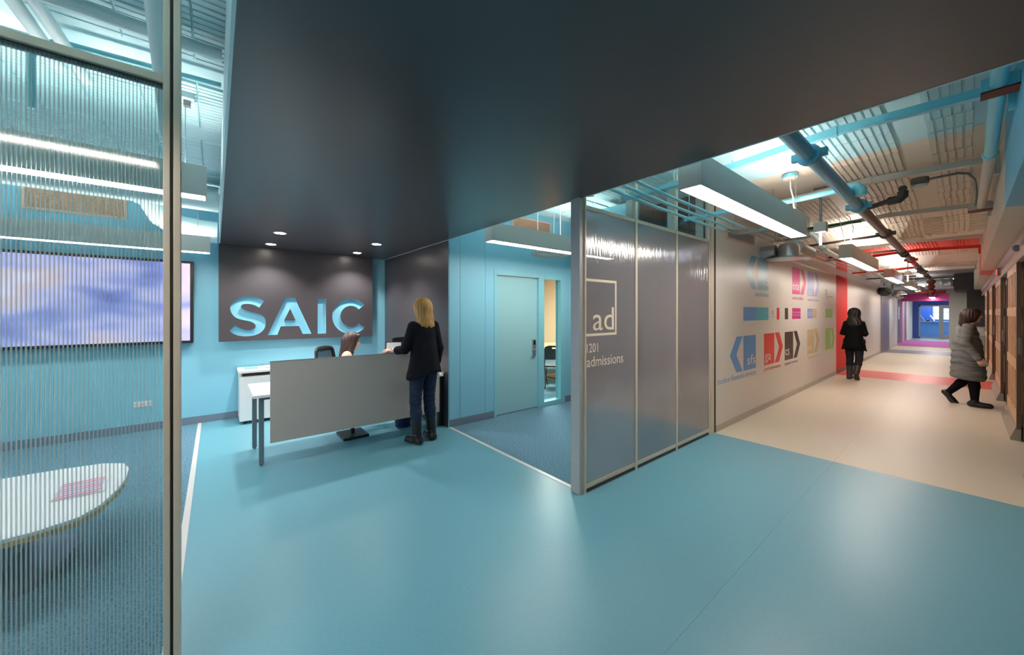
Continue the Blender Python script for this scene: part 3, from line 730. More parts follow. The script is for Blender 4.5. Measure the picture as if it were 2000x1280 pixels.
# monitor and framed page on the desk
t = thing('brochure_stand', 'tilted dark framed page standing at the desk beside the visitor hand', 'stand', (-4.6, 1.76, .735))
def tilt(b, c, rz, rx):
    mt = Matrix.Translation(c) @ Matrix.Rotation(rz, 4, 'Z') @ Matrix.Rotation(rx, 4, 'X'); b.v = [tuple(mt @ Vector(v)) for v in b.v]; return b
tilt(B().box(-.10, .10, -.006, .006, -.07, .075), (-4.6, 1.775, 1.105), R := math.radians(62), math.radians(-18)).build('frame', M['black'], t)
tilt(B().box(-.088, .088, -.0085, -.006, -.058, .063), (-4.6, 1.775, 1.105), R, math.radians(-18)).build('page', M['white_lam'], t)
B().tube([(-4.62, 1.80, .735), (-4.62, 1.80, 1.06)], .012, 10).build('stem', M['grey_metal'], t)
B().lathe((-4.62, 1.80, .735), [(.07, 0), (.07, .01), (.01, .02)], 20).build('base', M['grey_metal'], t)
t = thing('computer_monitor', 'thin desk monitor seen from the side behind the standing person', 'monitor', (-4.86, 2.02, .735))
tilt(B().box(-.26, .26, -.012, .012, -.16, .16), (-4.84, 2.03, 1.06), math.radians(118), 0).build('casing', M['black'], t, bevel=.004)
tilt(B().box(-.262, .262, -.014, .006, .158, .164), (-4.84, 2.03, 1.06), math.radians(118), 0).build('rim', M['chrome'], t)
tilt(B().box(-.25, .25, .012, .013, -.145, .15), (-4.84, 2.03, 1.06), math.radians(118), 0).build('display', emis('display', (150, 170, 200), .8), t)
B().tube([(-4.83, 2.03, .735), (-4.83, 2.03, .95)], .02, 10).build('stem', M['black'], t)
B().box(-4.93, -4.73, 1.93, 2.13, .735, .745).build('base', M['black'], t)
# lounge table
b = B(); out = [(-3.0, -2.6), (-3.0, -.95), (-3.02, -.72), (-3.08, -.585), (-3.2, -.525), (-3.4, -.49), (-3.62, -.475), (-3.83, -.49), (-3.97, -.535), (-4.06, -.65), (-4.1, -.85), (-4.12, -1.2), (-4.12, -2.6)]
t = thing('lounge_table', 'low white table with rounded end and oak edge behind the ribbed partition', 'table', (-3.55, -1.5, 0))
b.prism(out, 'z', .40, .42); b.build('table_top', M['white_lam'], t)
B().prism([(x + (.006 if x < -3.5 else -.006), y) for x, y in out], 'z', .372, .40).build('edge_band', M['oak'], t)
B().prism([(-3.25 + (x + 3.55) * .6 - .3, y * .8 - .32) for x, y in out], 'z', .0, .05).build('base', M['leg'], t)
B().box(-3.95, -3.2, -2.4, -.95, .05, .372).build('pedestal', M['leg'], t, bevel=.01)
t = thing('magazine', 'printed magazine in red and pink lines lying on the lounge table', 'magazine', (-3.55, -.67, .42))
b = B().prism([(-3.73, -.80), (-3.73, -.565), (-3.41, -.55), (-3.42, -.765)], 'z', .42, .428); b.build('cover', M['white_lam'], t)
for k in range(8):
    x = -3.70 + k * .037
    box(x, x + .018, -.775 + k * .002, -.58 + k * .002, .428, .4285).build('print_line', (V['red'], V['pink'], V['lilac'])[k % 3], t)

# ================================================================== MEETING ROOM
t = thing('meeting_table', 'oval wood topped meeting table seen through the sidelight', 'table', (-5.7, 5.7, 0))
B().lathe((-6.2, 6.6, .71), [(.95, 0), (.97, .01), (.97, .03), (.95, .035)], 48).build('table_top', M['table_wood'], t, smooth=True)
B().tube([(-6.2, 6.6, .02), (-6.2, 6.6, .71)], .06, 16).build('column', M['black'], t, smooth=True)
B().lathe((-6.2, 6.6, 0), [(.4, 0), (.4, .015), (.08, .04)], 32).build('base', M['black'], t, smooth=True)
def office_chair(loc, rz, label):
    t = thing('meeting_chair', label, 'chair', (0, 0, 0), 'dark chairs around the meeting table')
    B().prism([(-.22, -.2), (.22, -.2), (.24, .05), (.2, .23), (-.2, .23), (-.24, .05)], 'z', .44, .475).build('seat', M['mesh'], t, bevel=.01)
    loops = [[(-.22, .60), (.22, .60), (.235, .72), (.2, .86), (.12, .89), (-.12, .89), (-.2, .86), (-.235, .72)], [(-.06, .825), (.06, .825), (.05, .85), (-.05, .85)]]
    me = cmesh(curve2d(loops, .02))
    for v in me.vertices: x, z, e = v.co; v.co = (x, -.25 + e + .3 * x * x - (z - .6) * .12, z)
    link('backrest', me, M['mesh'], t)
    for s in (-1, 1):
        B().tube([(s * .2, -.24, .7), (s * .22, -.16, .46), (s * .2, .24, .03)], .012, 8).build('leg', M['black'], t, smooth=True)
        B().tube([(s * .2, .2, .44), (s * .2, -.22, .03)], .012, 8).build('leg', M['black'], t, smooth=True)
        for y in (.24, -.22): B().lathe((s * .2 - .012, y, .025), [(.024, 0), (.024, .024)], 12, 'x').build('caster', M['black'], t)
    t.location = loc; t.rotation_euler.z = rz
    return t
ch = office_chair((-5.35, 5.5, 0), math.radians(40), 'dark meeting chair nearest the sidelight with a handle slot in its back')
copy_tree(ch, (-6.55, 7.6, 0), 'dark meeting chair on the far side of the wooden table', rz=math.radians(190))
copy_tree(ch, (-5.35, 6.7, 0), 'dark meeting chair partly hidden at the edge of the sidelight', rz=math.radians(95))
light('meeting_room_light', 'AREA', (-6.4, 6.2, 2.68), 110, (1, .93, .84), size=1.2)
B_ = box(-7.0, -5.8, 5.6, 6.8, 2.69, 2.699)
t = thing('ceiling_panel_light', 'flat ceiling light in the meeting room', 'light', (-6.4, 6.2, 2.69)); B_.build('diffuser', M['down'], t)

# ================================================================== LIFT SIDE WALL (slatted wooden piers, dark lift openings)
piers = [(4.4, 5.9), (7.54, 9.2), (10.7, 12.6), (13.9, 15.8), (17.1, 18.9)]
names = ['nearest at the edge of the picture, darkened', 'second, with the long metal plinth', 'third, beside the red floor band', 'fourth, just past the red band', 'fifth along the corridor', 'farthest, next to the drinking fountain']
for i, (a, c) in enumerate(piers):
    t = thing('lift_pier', 'slatted brown wooden pier between lift openings, ' + names[i], 'pier', (XE, a, 0), 'slatted piers along the lift wall')
    B().box(XE + .045, XE + .42, a, c, .0, 2.16).build('core', M['dark_wood'], t)
    for z0, z1 in ((.17, .33), (.84, .97), (1.50, 1.62), (2.06, 2.16)):
        B().box(XE + .004, XE + .045, a + .02, c - .02, z0, z1).build('rail', M['lift_wood'], t, bevel=.003)
    n = 5; wsl = (c - a - .04) / n
    for j in range(n):
        y = a + .02 + j * wsl
        B().box(XE + .008, XE + .045, y + wsl * .25, y + wsl * .72, .33, 2.06).build('slat', M['lift_wood'], t)
    for q in (a - .015, c - .02): B().box(XE, XE + .035, q, q + .035, .14, 2.16).build('corner_trim', M['bronze'], t)
    B().prism([(XE - .045, 0), (XE + .035, 0), (XE + .035, .17), (XE - .002, .17), (XE - .045, .03)], 'y', a - .01, c + .01).build('plinth', M['plinth'], t)
op = [(2.6, 4.4), (5.9, 7.54), (9.2, 10.7), (12.6, 13.9), (15.8, 17.1), (18.9, 20.1)]
opn = ['nearest', 'second', 'third, beside the grey coat', 'fourth', 'fifth', 'farthest']
for i, (a, c) in enumerate(op):
    t = thing('lift_entrance', 'recessed dark brown lift entrance with bronze jambs, ' + opn[i] + ' along the corridor', 'lift', (XE, a, 0), 'lift entrances')
    a += .016; c -= .016; B().box(XE + .05, XE + .42, a, a + .05, 0, 2.10).box(XE + .05, XE + .42, c - .05, c, 0, 2.10).box(XE + .05, XE + .42, a + .05, c - .05, 2.02, 2.10).build('jamb', M['bronze'], t)
    m_ = (a + c) / 2
    for y0, y1 in ((a + .05, m_ - .004), (m_ + .004, c - .05)):
        B().box(XE + .30, XE + .34, y0, y1, .01, 2.02).build('door_leaf', M['dark_wood'], t, bevel=.003)
    B().box(XE + .05, XE + .42, a + .05, c - .05, 0, .006).build('sill', M['grey_metal'], t)
    if i in (1, 2, 3):
        B().box(XE + .012, XE + .03, c - .045, c - .005, 1.05, 1.25).build('call_button_plate', M['chrome'], t)
S('trim_lift_cornice', M['lift_trim'], B().prism([(XE + .42, 2.16), (XE + .0, 2.16), (XE - .01, 2.18), (XE - .01, 2.24), (XE + .015, 2.25), (XE + .015, 2.30), (XE - .012, 2.32), (XE - .03, 2.375), (XE + .42, 2.36)], 'y', 2.0, 22.0))
S('wall_lift_header', M['bronze'], B().box(XE + .34, XE + .42, 2.0, 22.0, 2.165, 2.3))
S('wall_lift_near', M['bronze'], B().box(XE, XE + .42, -9, 2.58, 0, 2.16))
t = thing('red_smear_glow', 'small glowing red box on the lift wall cornice, added for a smear of reflected red light', 'sign', (XE - .03, 10.4, 2.2))
B().box(XE - .05, XE - .012, 10.3, 10.62, 2.185, 2.305).build('housing', M['box_grey'], t)
B().box(XE - .052, XE - .05, 10.32, 10.60, 2.2, 2.29).build('face', emis('red_glow', (255, 70, 60), 1.3), t)  # glowing face added to imitate a smear of reflected coloured light
t = thing('wall_lamp', 'small round blue grey bracket on the cornice near the picture edge', 'bracket', (XE - .02, 6.95, 2.27))
B().lathe((XE - .012, 6.95, 2.27), [(.035, 0), (.035, -.03), (.02, -.045)], 16, 'x').build('cap', M['leg'], t, smooth=True)

# ================================================================== PIPES, DUCTS, BEAMS OF THE CORRIDOR CEILING
def pipe(label, pts, r, m, name='ceiling_pipe', cat='pipe', group=None, n=14):
    o = B().tube(pts, r, n).build(name, m, None, smooth=True); return tag(o, label, cat, group)
# tie beams: angle bars rising to a kink
def tie(y, z, label, m='steel_paint'):
    t = thing('tie_bar', label, 'beam', (-.7, y, z), 'steel tie bars under the tiled ceiling')
    b = B()
    for p0, p1 in (((-2.03, y, z - .09), (-.68, y, z)), ((-.68, y, z), (SX + .001, y, z - .035))):
        b.bar(p0, p1, .055, .008)
        q0 = (p0[0], p0[1] - .026, p0[2] + .028); q1 = (p1[0], p1[1] - .026, p1[2] + .028); b.bar(q0, q1, .006, .055)
    b.build('bar', M[m], t)
    B().box(SX - .03, SX, y - .03, y + .03, z - .16, z + .02).build('end_plate', M[m], t)
    B().box(-.70, -.66, y - .035, y + .035, z - .01, z + .06).build('joint_plate', M[m], t)
    return t
tie(3.98, 3.02, 'pale blue tie bar with a kink nearest the dark ceiling slab')
tie(5.75, 3.02, 'cream tie bar second from the dark slab')
tie(7.55, 2.93, 'grey tie bar behind the black elbow pipe')
tie(11.0, 2.98, 'thin cream tie bar before the red ceiling band')
tie(12.45, 2.95, 'red tie bar crossing the red ceiling band')
tie(17.0, 2.95, 'cream tie bar beyond the red ceiling band')
# main pipe with grooved couplings
MX = -.78; MZ = 2.76
t = thing('sprinkler_main', 'thick ceiling pipe painted blue near the slab and brown beyond', 'pipe', (MX, 2.6, MZ))
B().tube([(MX + .03, 2.2, MZ), (MX, 12.0, MZ), (MX - .01, 20.3, MZ)], .05, 24).build('pipe_run', M['main_pipe'], t, smooth=True)
def coupling(y, par, r=.075):
    c = B().lathe((MX + .03 - .003 * (y - 2.2), y, MZ), [(.052, -.035), (r, -.03), (r + .004, 0), (r, .03), (.052, .035)], 24, 'y').build('coupling', M['main_pipe'], par, smooth=True)
    x = MX + .03 - .003 * (y - 2.2)
    for q in (x + r - .01, x - r - .035): B().box(q, q + .045, y - .022, y + .022, MZ - .03, MZ + .03).build('bolt_lug', M['main_pipe'], c, bevel=.004)
for y in (3.55, 5.68, 8.0, 12.4, 16.2): coupling(y, t)
for y in (10.4, 10.9, 14.4, 15.2, 17.6, 18.6):
    B().sphere((MX, y, MZ - .02), .07, 12).build('fitting', M['pipe_dark'], t, smooth=True)
# branches
t = thing('branch_pipe', 'pale blue branch pipe with tee crossing behind the nearest corridor pendant', 'pipe', (-1.3, 5.1, 2.8))
B().tube([(-1.75, 5.22, 2.84), (-.72, 5.10, 2.84), (-.70, 5.10, 2.84)], .03, 14).build('pipe_run', M['pipe_blue'], t, smooth=True)
B().tube([(-.80, 5.11, 2.84), (-.70, 5.10, 2.84), (-.665, 5.10, 2.80), (-.665, 5.10, 2.74)], .048, 16).build('elbow', M['pipe_blue'], t, smooth=True)
t = thing('branch_pipe', 'black branch pipe ending in an elbow with an eye bolt', 'pipe', (-.6, 5.75, 2.78))
B().tube([(MX + .03, 5.95, 2.77), (-.55, 5.88, 2.8), (-.47, 5.86, 2.8)], .028, 14).build('pipe_run', M['pipe_dark'], t, smooth=True)
B().tube([(-.54, 5.88, 2.8), (-.46, 5.86, 2.8), (-.43, 5.86, 2.83), (-.43, 5.86, 2.88)], .045, 16).build('elbow', M['pipe_dark'], t, smooth=True)
B().lathe((-.43, 5.86, 2.91), [(.03, -.006), (.036, 0), (.03, .006)], 16, 'y').build('eye_bolt', M['pipe_dark'], t)
pipe('dark brown branch pipe running left from the main pipe to the wall', [(MX, 7.95, 2.74), (-1.5, 7.0 + .9, 2.70), (-2.03, 7.85, 2.68)], .02, M['pipe_dark'])
pipe('dark branch pipe in the shadow before the red band', [(MX, 10.6, 2.8), (-1.9, 10.5, 2.76)], .022, M['pipe_dark'])
pipe('red branch pipe crossing beneath the red band', [(MX, 13.3, 2.66), (-1.9, 13.2, 2.60)], .02, M['pipe_red'])
pipe('bent red conduit next to the third pendant', [(-1.35, 13.2, 2.62), (-1.33, 13.2, 2.62), (-1.25, 13.2, 2.6), (-1.22, 13.2, 2.52), (-1.22, 13.2, 2.40)], .018, M['pipe_red'])
pipe('long dark pipe beyond the red band', [(-.9, 15.9, 2.62), (-1.95, 15.8, 2.60)], .022, M['pipe_dark'])
t = thing('sprinkler_riser', 'dark red valve cluster hanging at the far end of the main pipe', 'pipe', (MX, 20.3, 2.5))
B().tube([(MX, 20.3, MZ), (MX - .005, 20.4, 2.2)], .07, 14).build('riser', M['pipe_dark'], t, smooth=True)
for z, r in ((2.68, .12), (2.5, .1), (2.34, .12)): B().sphere((MX, 20.35, z), r, 12, (1, 1, .7)).build('valve', M['oxide'], t, smooth=True)
B().tube([(MX - .35, 20.4, 2.3), (MX + .35, 20.4, 2.3)], .05, 12).build('cross_pipe', M['oxide'], t, smooth=True)
# right side riser pipe on brackets near the soffit
t = thing('side_pipe', 'round blue pipe along the soffit top, turning cream past the blue zone', 'pipe', (.1, 4, 3.0))
B().tube([(.12, 2.3, 2.98), (.135, 5.1, 2.89), (.12, 7.1, 2.82)], .036, 18).build('pipe_run', M['steel_paint'], t, smooth=True)
B().lathe((.135, 5.1, 2.89), [(.04, -.02), (.048, -.01), (.048, .01), (.04, .02)], 18, 'y').build('collar', M['pipe_blue'], t, smooth=True)
for y, z, nm in ((3.72, 2.92, 'blue steel pipe bracket with red oxide underside near the dark slab'), (7.15, 2.80, 'grey steel pipe bracket with red oxide underside beside the soffit')):
    t = thing('pipe_bracket', nm, 'bracket', (.1, y, z))
    B().box(.02 if y > 5 else .06, SX, y - .06, y + .05, z - .02, z + .06).build('body', M['steel_paint'], t, bevel=.004)
    B().box(.02 if y > 5 else .06, SX, y - .065, y + .055, z - .03, z - .02).build('underside', M['oxide'], t)
# gooseneck conduit with ceiling lamp base
t = thing('junction_box', 'round grey ceiling box fed by a curved conduit', 'junction box', (-.32, 6.2, 3.0))
B().lathe((-.32, 6.15, 3.06), [(.07, 0), (.072, -.06), (.06, -.065)], 20).build('box', M['box_grey'], t, smooth=True)
B().lathe((-.32, 6.15, 2.985), [(.066, 0), (.06, -.02), (.03, -.025)], 20).build('cover', M['white_wall'], t, smooth=True)
B().tube([(-.25, 6.15, 3.03), (-.05, 6.2, 3.05), (.02, 6.3, 3.05), (.065, 6.5, 3.02), (.08, 6.75, 2.95), (.08, 6.95, 2.88), (.08, 7.12, 2.84)], .013, 10).build('conduit', M['grey_metal'], t, smooth=True)
# conduit rack along the wall
cx = [-1.66, -1.78, -1.90]
rk = 'painted conduits running along the partition top'
for i, x in enumerate(cx):
    t = thing('conduit', 'thin pale blue conduit turning grey, ' + ('closest to the pendant lights', 'middle one of the three', 'closest to the partition')[i], 'conduit', (x, 2.5, 2.6), rk)
    B().tube([(x + .06, 2.0, 2.585), (x, 3.3, 2.585), (x - .03, 5.0, 2.585)], .014, 12).build('painted_length', M['pipe_blue'], t, smooth=True)
    B().tube([(x - .03, 5.0, 2.585), (x - .04, 6.0, 2.70), (x - .05, 12.0, 2.70), (x - .05, 21.0, 2.70)], .012, 10).build('bare_length', M['conduit'], t, smooth=True)
    for y in (3.0, 4.2): B().lathe((x - (.0 if y < 4 else .02), y, 2.585), [(.0145, -.012), (.0165, -.01), (.0165, .01), (.0145, .012)], 12, 'y').build('clamp', M['pipe_blue'], t)
for i, y in enumerate((2.98, 4.2, 5.5, 7.2, 9.0, 10.8)):
    zs = 2.602 if i < 3 else 2.714
    t = thing('strut_channel', ('pale blue strut channel holding the three conduits near the slab', 'second pale blue strut channel above the partition', 'bare metal strut channel above the first wall sign', 'metal strut channel behind the round duct', 'metal strut channel above the pink sign', 'metal strut channel before the red recess')[i], 'bracket', (-1.8, y, 2.61), 'strut channels under the ceiling')
    m = M['pipe_blue'] if i < 2 else M['conduit']
    B().box(-2.03, -1.45 if i < 2 else -1.5, y - .02, y + .02, zs, zs + .038).build('channel', m, t)
    for x in (-1.98, -1.53): B().tube([(x, y, zs + .038), (x, y, hz(y) + .02)], .005, 6).build('rod', m, t)
# small conduit bundle
for k in range(5):
    pipe(('outermost thin conduit of the bundle, against the corridor wall', 'second thin conduit of the bundle from the wall', 'middle thin conduit of the wall top bundle', 'fourth thin conduit of the bundle from the wall', 'thin conduit of the bundle on the corridor side')[k], [(-1.98 + k * .055, 8.0, 2.52), (-1.98 + k * .055, 9, 2.50), (-1.98 + k * .055, 19.5, 2.46)], .011, M['conduit'], 'bundle_conduit', 'conduit', 'bare conduit bundle under the strut channels', 8)
pipe('fat white insulated pipe above the conduit bundle', [(-1.50, 8.0, 2.62), (-1.52, 9.5, 2.60), (-1.53, 19, 2.58)], .035, M['pipe_white'])
pipe('stub of white pipe dropping from the ceiling beside the spiral duct', [(-1.75, 8.0, 3.0), (-1.64, 8.1, 2.86), (-1.55, 8.2, 2.66)], .035, M['pipe_white'])
# wire basket fan coil
t = thing('round_duct', 'shiny galvanized spiral duct with elbow and round diffuser at the wall top', 'duct', (-1.75, 6.9, 2.45))
B().tube([(-2.03, 6.75, 2.50), (-1.84, 6.75, 2.50)], .095, 28).build('wall_collar', M['galv'], t, smooth=True)
B().lathe((-1.70, 6.82, 2.40), [(.14, 0), (.14, .14), (.12, .19), (.06, .22)], 32).build('plenum', M['galv'], t, smooth=True)
B().lathe((-1.72, 6.85, 2.385), [(.27, -.012), (.275, 0), (.15, .03)], 40).build('diffuser_plate', M['galv'], t, smooth=True)
pts = []; rr = []
for i in range(46):
    y = 6.92 + i * .022; pts.append((-1.66 - i * .0008, y, 2.56)); rr.append(.105 if i % 3 else .115)
B().tube(pts, rr, 28).build('spiral_section', M['galv'], t, smooth=False)
# hanging box lamp
for y, x, s in ((5.9, -1.14, 'small square hanging lamp with a bright tube beyond the nearest pendant'), (14.6, -.98, 'small distant hanging lamp with a violet tube past the red band')):
    t = thing('hanging_lamp', s, 'light', (x, y, 2.6))
    B().box(x - .06, x + .06, y - .06, y + .06, 2.56, 2.68).build('housing', M['fix'], t, bevel=.003)
    B().tube([(x, y, 2.68), (x, y, 3.03)], .014, 10).build('stem', M['grey_metal'], t, smooth=True)
    B().box(x - .06, x + .06, y - .05, y + .05, 3.01, hz(y) + .01).build('ceiling_box', M['box_grey'], t, bevel=.004)
    B().tube([(x, y, 2.56), (x, y, 2.40)], .012, 10).build('tube', M['tube'], t, smooth=True)
t = thing('green_strut', 'slotted green metal channel fixed to the ceiling near the main pipe', 'bracket', (-1.2, 7.0, 2.93))
B().box(-1.75, -.98, 7.5, 7.56, 2.9, 2.94).build('channel', M['green'], t)
for k in range(8): B().box(-1.70 + k * .09, -1.65 + k * .09, 7.497, 7.50, 2.912, 2.926).build('slot', M['pipe_dark'], t)
t = thing('wall_grille', 'long slatted grey grille high on the corridor wall behind the nearest pendant', 'vent', (XG, 5.6, 2.6))
B().box(XG, XG + .03, 5.35, 6.35, 2.56, 2.72).build('frame', M['grille'], t)
for k in range(6): B().box(XG + .03, XG + .045, 5.38, 6.32, 2.575 + k * .024, 2.585 + k * .024).build('slat', M['grey_metal'], t)
# dome mirror, speaker
t = thing('wall_speaker', 'black round loudspeaker on a bracket above the mauve wall section', 'speaker', (-1.9, 19.0, 2.36))
B().lathe((-1.86, 19.0, 2.34), [(.03, -.14), (.15, -.05), (.19, .05), (.17, .06)], 24, 'y').build('body', M['black'], t, smooth=True)
B().bar((-1.86, 19.0, 2.45), (-1.86, 19.0, 2.62), .03, .03, up=(1, 0, 0)).build('bracket', M['black'], t)
t = thing('dome_mirror', 'half dome safety mirror high at the corner before the magenta bays', 'mirror', (-1.85, 22.6, 2.35))
B().sphere((-1.82, 22.4, 2.30), .30, 20, (1, .6, .62)).build('dome', M['chrome'], t, smooth=True)
# big silver duct crossing at the far end
t = thing('cross_duct', 'big silver duct crossing the corridor above the far opening', 'duct', (-1.1, 21.5, 2.72))
pts = [(-2.0 + i * .058, 23.6, 2.76) for i in range(30)]; B().tube(pts, [.2 if i % 4 else .208 for i in range(30)], 28).build('spiral_section', M['galv'], t)
# magenta glazed bays
t = thing('magenta_bay', 'magenta framed glass bays on the left beyond the silver duct', 'partition', (XG, 25.2, 0))
for a, c in ((25.21, 25.5), (27.6, 28.6), (30.5, 30.79)): B().box(XG - .2, XG + .0, a, c, 0, 2.62).build('pier', M['mauve_pink'] if a < 30 else M['white_wall'], t)
for a, c in ((25.5, 27.6), (28.6, 30.5)):
    B().box(XG - .05, XG - .04, a, c, .05, 2.3).build('pane', M['glass'], t)
    B().box(XG - .2, XG, a, c, 2.3, 2.62).build('header', M['magenta'], t)
    for y in (a + .7, a + 1.4): B().box(XG - .06, XG - .02, y - .02, y + .02, .05, 2.3).build('mullion', M['grey_metal'], t)
# rooms beyond
S('wall_far_room', M['mauve'], B().box(XG - 2.6, XG - 2.5, 25, 33, 0, 2.65))
# glass storefront at the very end
t = thing('glass_entrance', 'grey framed glass entrance at the end of the corridor with one glazed door', 'door', (-1.1, 33.4, 0))
F = 33.4
B().box(-1.78, XE, F, F + .08, 1.92, 2.02).box(-1.78, XE, F, F + .08, 0, .08).box(-1.80, -1.72, F, F + .08, 0, 2.0).build('frame', M['grey_metal'], t)
B().box(-.98, -.80, F, F + .08, .08, 1.92).box(-.80, -.3, F, F + .08, .08, .22).box(-.80, -.3, F, F + .08, 1.80, 1.92).box(-.42, -.3, F, F + .08, .22, 1.8).build('door_frame', M['grey_metal'], t)
B().box(-1.72, -.98, F + .03, F + .04, .08, 1.92).build('pane', M['glass'], t); B().box(-.8, -.42, F + .03, F + .04, .22, 1.8).build('pane', M['glass'], t)
S('wall_blue_room', M['cobalt'], B().box(-4, 3, 37.4, 37.5, 0, 3).box(-4, -3.9, 33.6, 37.4, 0, 3).box(2.9, 3, 33.6, 37.4, 0, 3))
S('ceiling_blue_room', M['white_wall'], box(-4, 3, 33.5, 37.5, 2.9, 3.0)); S('floor_blue_room', M['grey_floor'], box(-4, 3, 33.48, 37.5, -.12, -.002))
t = thing('far_window', 'bright gridded window of the blue room behind the glass entrance', 'window', (-.9, 37.3, 1.8))
B().box(-1.35, -.35, 37.36, 37.39, 1.1, 2.1).build('pane', emis('daylight', (206, 222, 255), 1.6), t)
for x in (-1.35, -1.0, -.65, -.35): B().box(x - .02, x + .02, 37.33, 37.36, 1.1, 2.1).build('mullion', M['grey_metal'], t)
B().box(-1.35, -.35, 37.33, 37.36, 1.55, 1.58).build('mullion', M['grey_metal'], t)
t = thing('blue_counter', 'pale blue counter with papers and screens inside the blue room', 'counter', (-1.2, 35.2, 0))
B().box(-3.5, 1, 35.2, 35.8, 0, .95).build('body', mat('counter_blue', (86, 140, 206), .5), t); B().box(-3.5, 1, 35.15, 35.85, .95, 1.0).build('top', M['grey_metal'], t)
t = thing('desk_screens', 'row of slanted screens and dark boxes on the blue counter', 'screens', (-1.3, 35.4, 1.0))
for x in (-1.75, -1.32, -1.0): B().bar((x + .1, 35.4, 1.03), (x - .08, 35.4, 1.38), .04, .3, up=(0, 1, 0)).build('screen', M['white_lam'] if x != -1.75 else M['box_grey'], t)
B().sphere((-1.5, 35.35, 1.06), .08, 10).build('telephone', M['black'], t)
light('blue_room_light', 'AREA', (-1, 35.5, 2.85), 170, (.8, .88, 1), size=2)
light('far_bay_light', 'AREA', (-1.1, 29, 2.58), 22, (1, .96, .95), size=1.2)
# magenta ceiling lamps inside the bay
for y, s in ((25.8, 'first'), (28.6, 'second')):
    t = thing('pendant_light', 'small low pendant light inside the magenta area, ' + s + ' beyond the opening', 'light', (-.98, y, 2.3), 'pendants past the opening')
    B().box(-1.06, -.90, y, y + 1.6, 2.27, 2.42).build('housing', M['magenta'], t); B().box(-1.05, -.91, y + .01, y + 1.59, 2.255, 2.27).build('diffuser', M['down'], t)
    B().tube([(-.98, y + .8, 2.42), (-.98, y + .8, 2.62)], .006, 6).build('cable', M['grey_metal'], t)
# drinking fountains
t = thing('drinking_fountain', 'two level grey drinking fountain against the dark corner', 'fountain', (.1, 20.6, 0))
B().box(-.20, XE + .1, 20.2, 21.9, .10, .74).build('low_body', M['grey_metal'], t, bevel=.02)
B().box(-.20, XE + .1, 20.25, 21.9, .74, 1.03).build('back_panel', M['post_dark'], t, bevel=.02)
B().box(-.21, .02, 20.12, 20.3, .70, .76).build('basin', M['grey_metal'], t, bevel=.01)
B().prism([(-.06, 1.03), (.16, 1.03), (.1, 1.12), (-.0, 1.16)], 'y', 20.3, 20.5).build('spout', M['pipe_dark'], t)
B().prism([(-.10, .80), (.12, .78), (.05, .86), (-.06, .86)], 'y', 20.1, 20.25).build('spout', M['pipe_dark'], t)
S('wall_plinth_fountain', M['grey_metal'], box(-.19, XE + .1, 20.3, 21.9, 0, .099))

# ================================================================== LOUNGE CEILING THINGS
t = thing('air_duct', 'round white blue duct with an elbow above the wall screen', 'duct', (-6.2, -.3, 2.7))
B().tube([(-6.25, -.62, 3.06), (-6.25, -.58, 2.9), (-6.25, -.50, 2.74), (-6.25, -.36, 2.64), (-6.25, -.15, 2.615), (-6.25, 1.5, 2.61), (-6.25, 2.4, 2.61)][:5] + [(-6.25, .02, 2.61)], .14, 28).build('elbow', M['pipe_white'], t, smooth=True)
B().tube([(-5.75, -1.6, 2.93), (-5.75, .03, 2.93)], .15, 28).build('straight_run', M['pipe_white'], t, smooth=True)
for k in range(9):
    a = k / 8; B().lathe((-6.25, -.62, 3.04 - a * .16), [(.142, -.002), (.146, 0), (.142, .002)], 24).build('rib', M['pipe_white'], t)
pipe('thick white blue pipe slanting down behind the partition post', [(-2.20, -.215, 3.02), (-2.60, -.215, 2.80), (-2.95, -.215, 2.60)], .036, M['pipe_white'])
pipe('pair member of white pipe at the top left over the ribbed partition', [(-2.35, -.78, 3.06), (-3.4, -.72, 3.02)], .03, M['pipe_white'])
pipe('second white pipe of the pair, farther from the camera', [(-2.35, -.70, 3.06), (-3.5, -.63, 3.02)], .03, M['pipe_white'])
pipe('long pale blue conduit crossing in front of the partition post', [(-1.72, -1.5, 2.93), (-2.0, -.25, 2.93), (-2.0, .03, 2.93)], .022, M['pipe_blue'])
pipe('blue conduit bending at the ceiling behind the top rail', [(-3.3, -.80, 2.7), (-3.28, -.80, 2.98), (-3.24, -.76, 3.05), (-3.2, -.68, 3.07), (-3.15, .03, 3.08)], .017, M['pipe_blue'])
pipe('flat blue ceiling channel beside the dark slab', [(-2.75, -1.6, 3.06), (-2.75, .03, 3.06)], .035, M['pipe_white'], 'ceiling_channel', 'channel')
t = thing('ceiling_bracket', 'small square bracket on the ceiling holding the lounge pendant cable', 'bracket', (-3.56, -.16, 3.13))
B().box(-3.62, -3.50, -.20, -.12, 3.09, 3.14).build('plate', M['pipe_white'], t); B().box(-3.58, -3.54, -.18, -.14, 3.05, 3.09).build('clip', M['box_grey'], t)
pipe('bent pale conduit above the door pendant', [(-3.2, 2.5, 3.0), (-3.5, 2.7, 2.95), (-3.7, 3.1, 2.9), (-3.3, 3.5, 3.05), (-3.1, 3.9, 3.1)], .016, M['white_cord'])
pipe('blue looped conduit over the first partition bay', [(-2.5, 2.5, 2.9), (-2.55, 3.0, 2.88), (-2.6, 3.12, 2.9), (-2.6, 3.1, 3.02), (-2.5, 2.8, 3.1)], .016, M['pipe_blue'])
t = thing('bulkhead_duct', 'pale boxed duct above the carpeted entry behind the clear panes', 'duct', (-2.9, 4.0, 2.8))
B().box(-3.3, -2.7, 4.3, 4.99, 2.62, 3.0).build('casing', M['charcoal_matte'], t, bevel=.004)
B().box(-3.32, -2.68, 4.27, 4.30, 2.60, 3.02).build('flange', M['pipe_blue'], t)

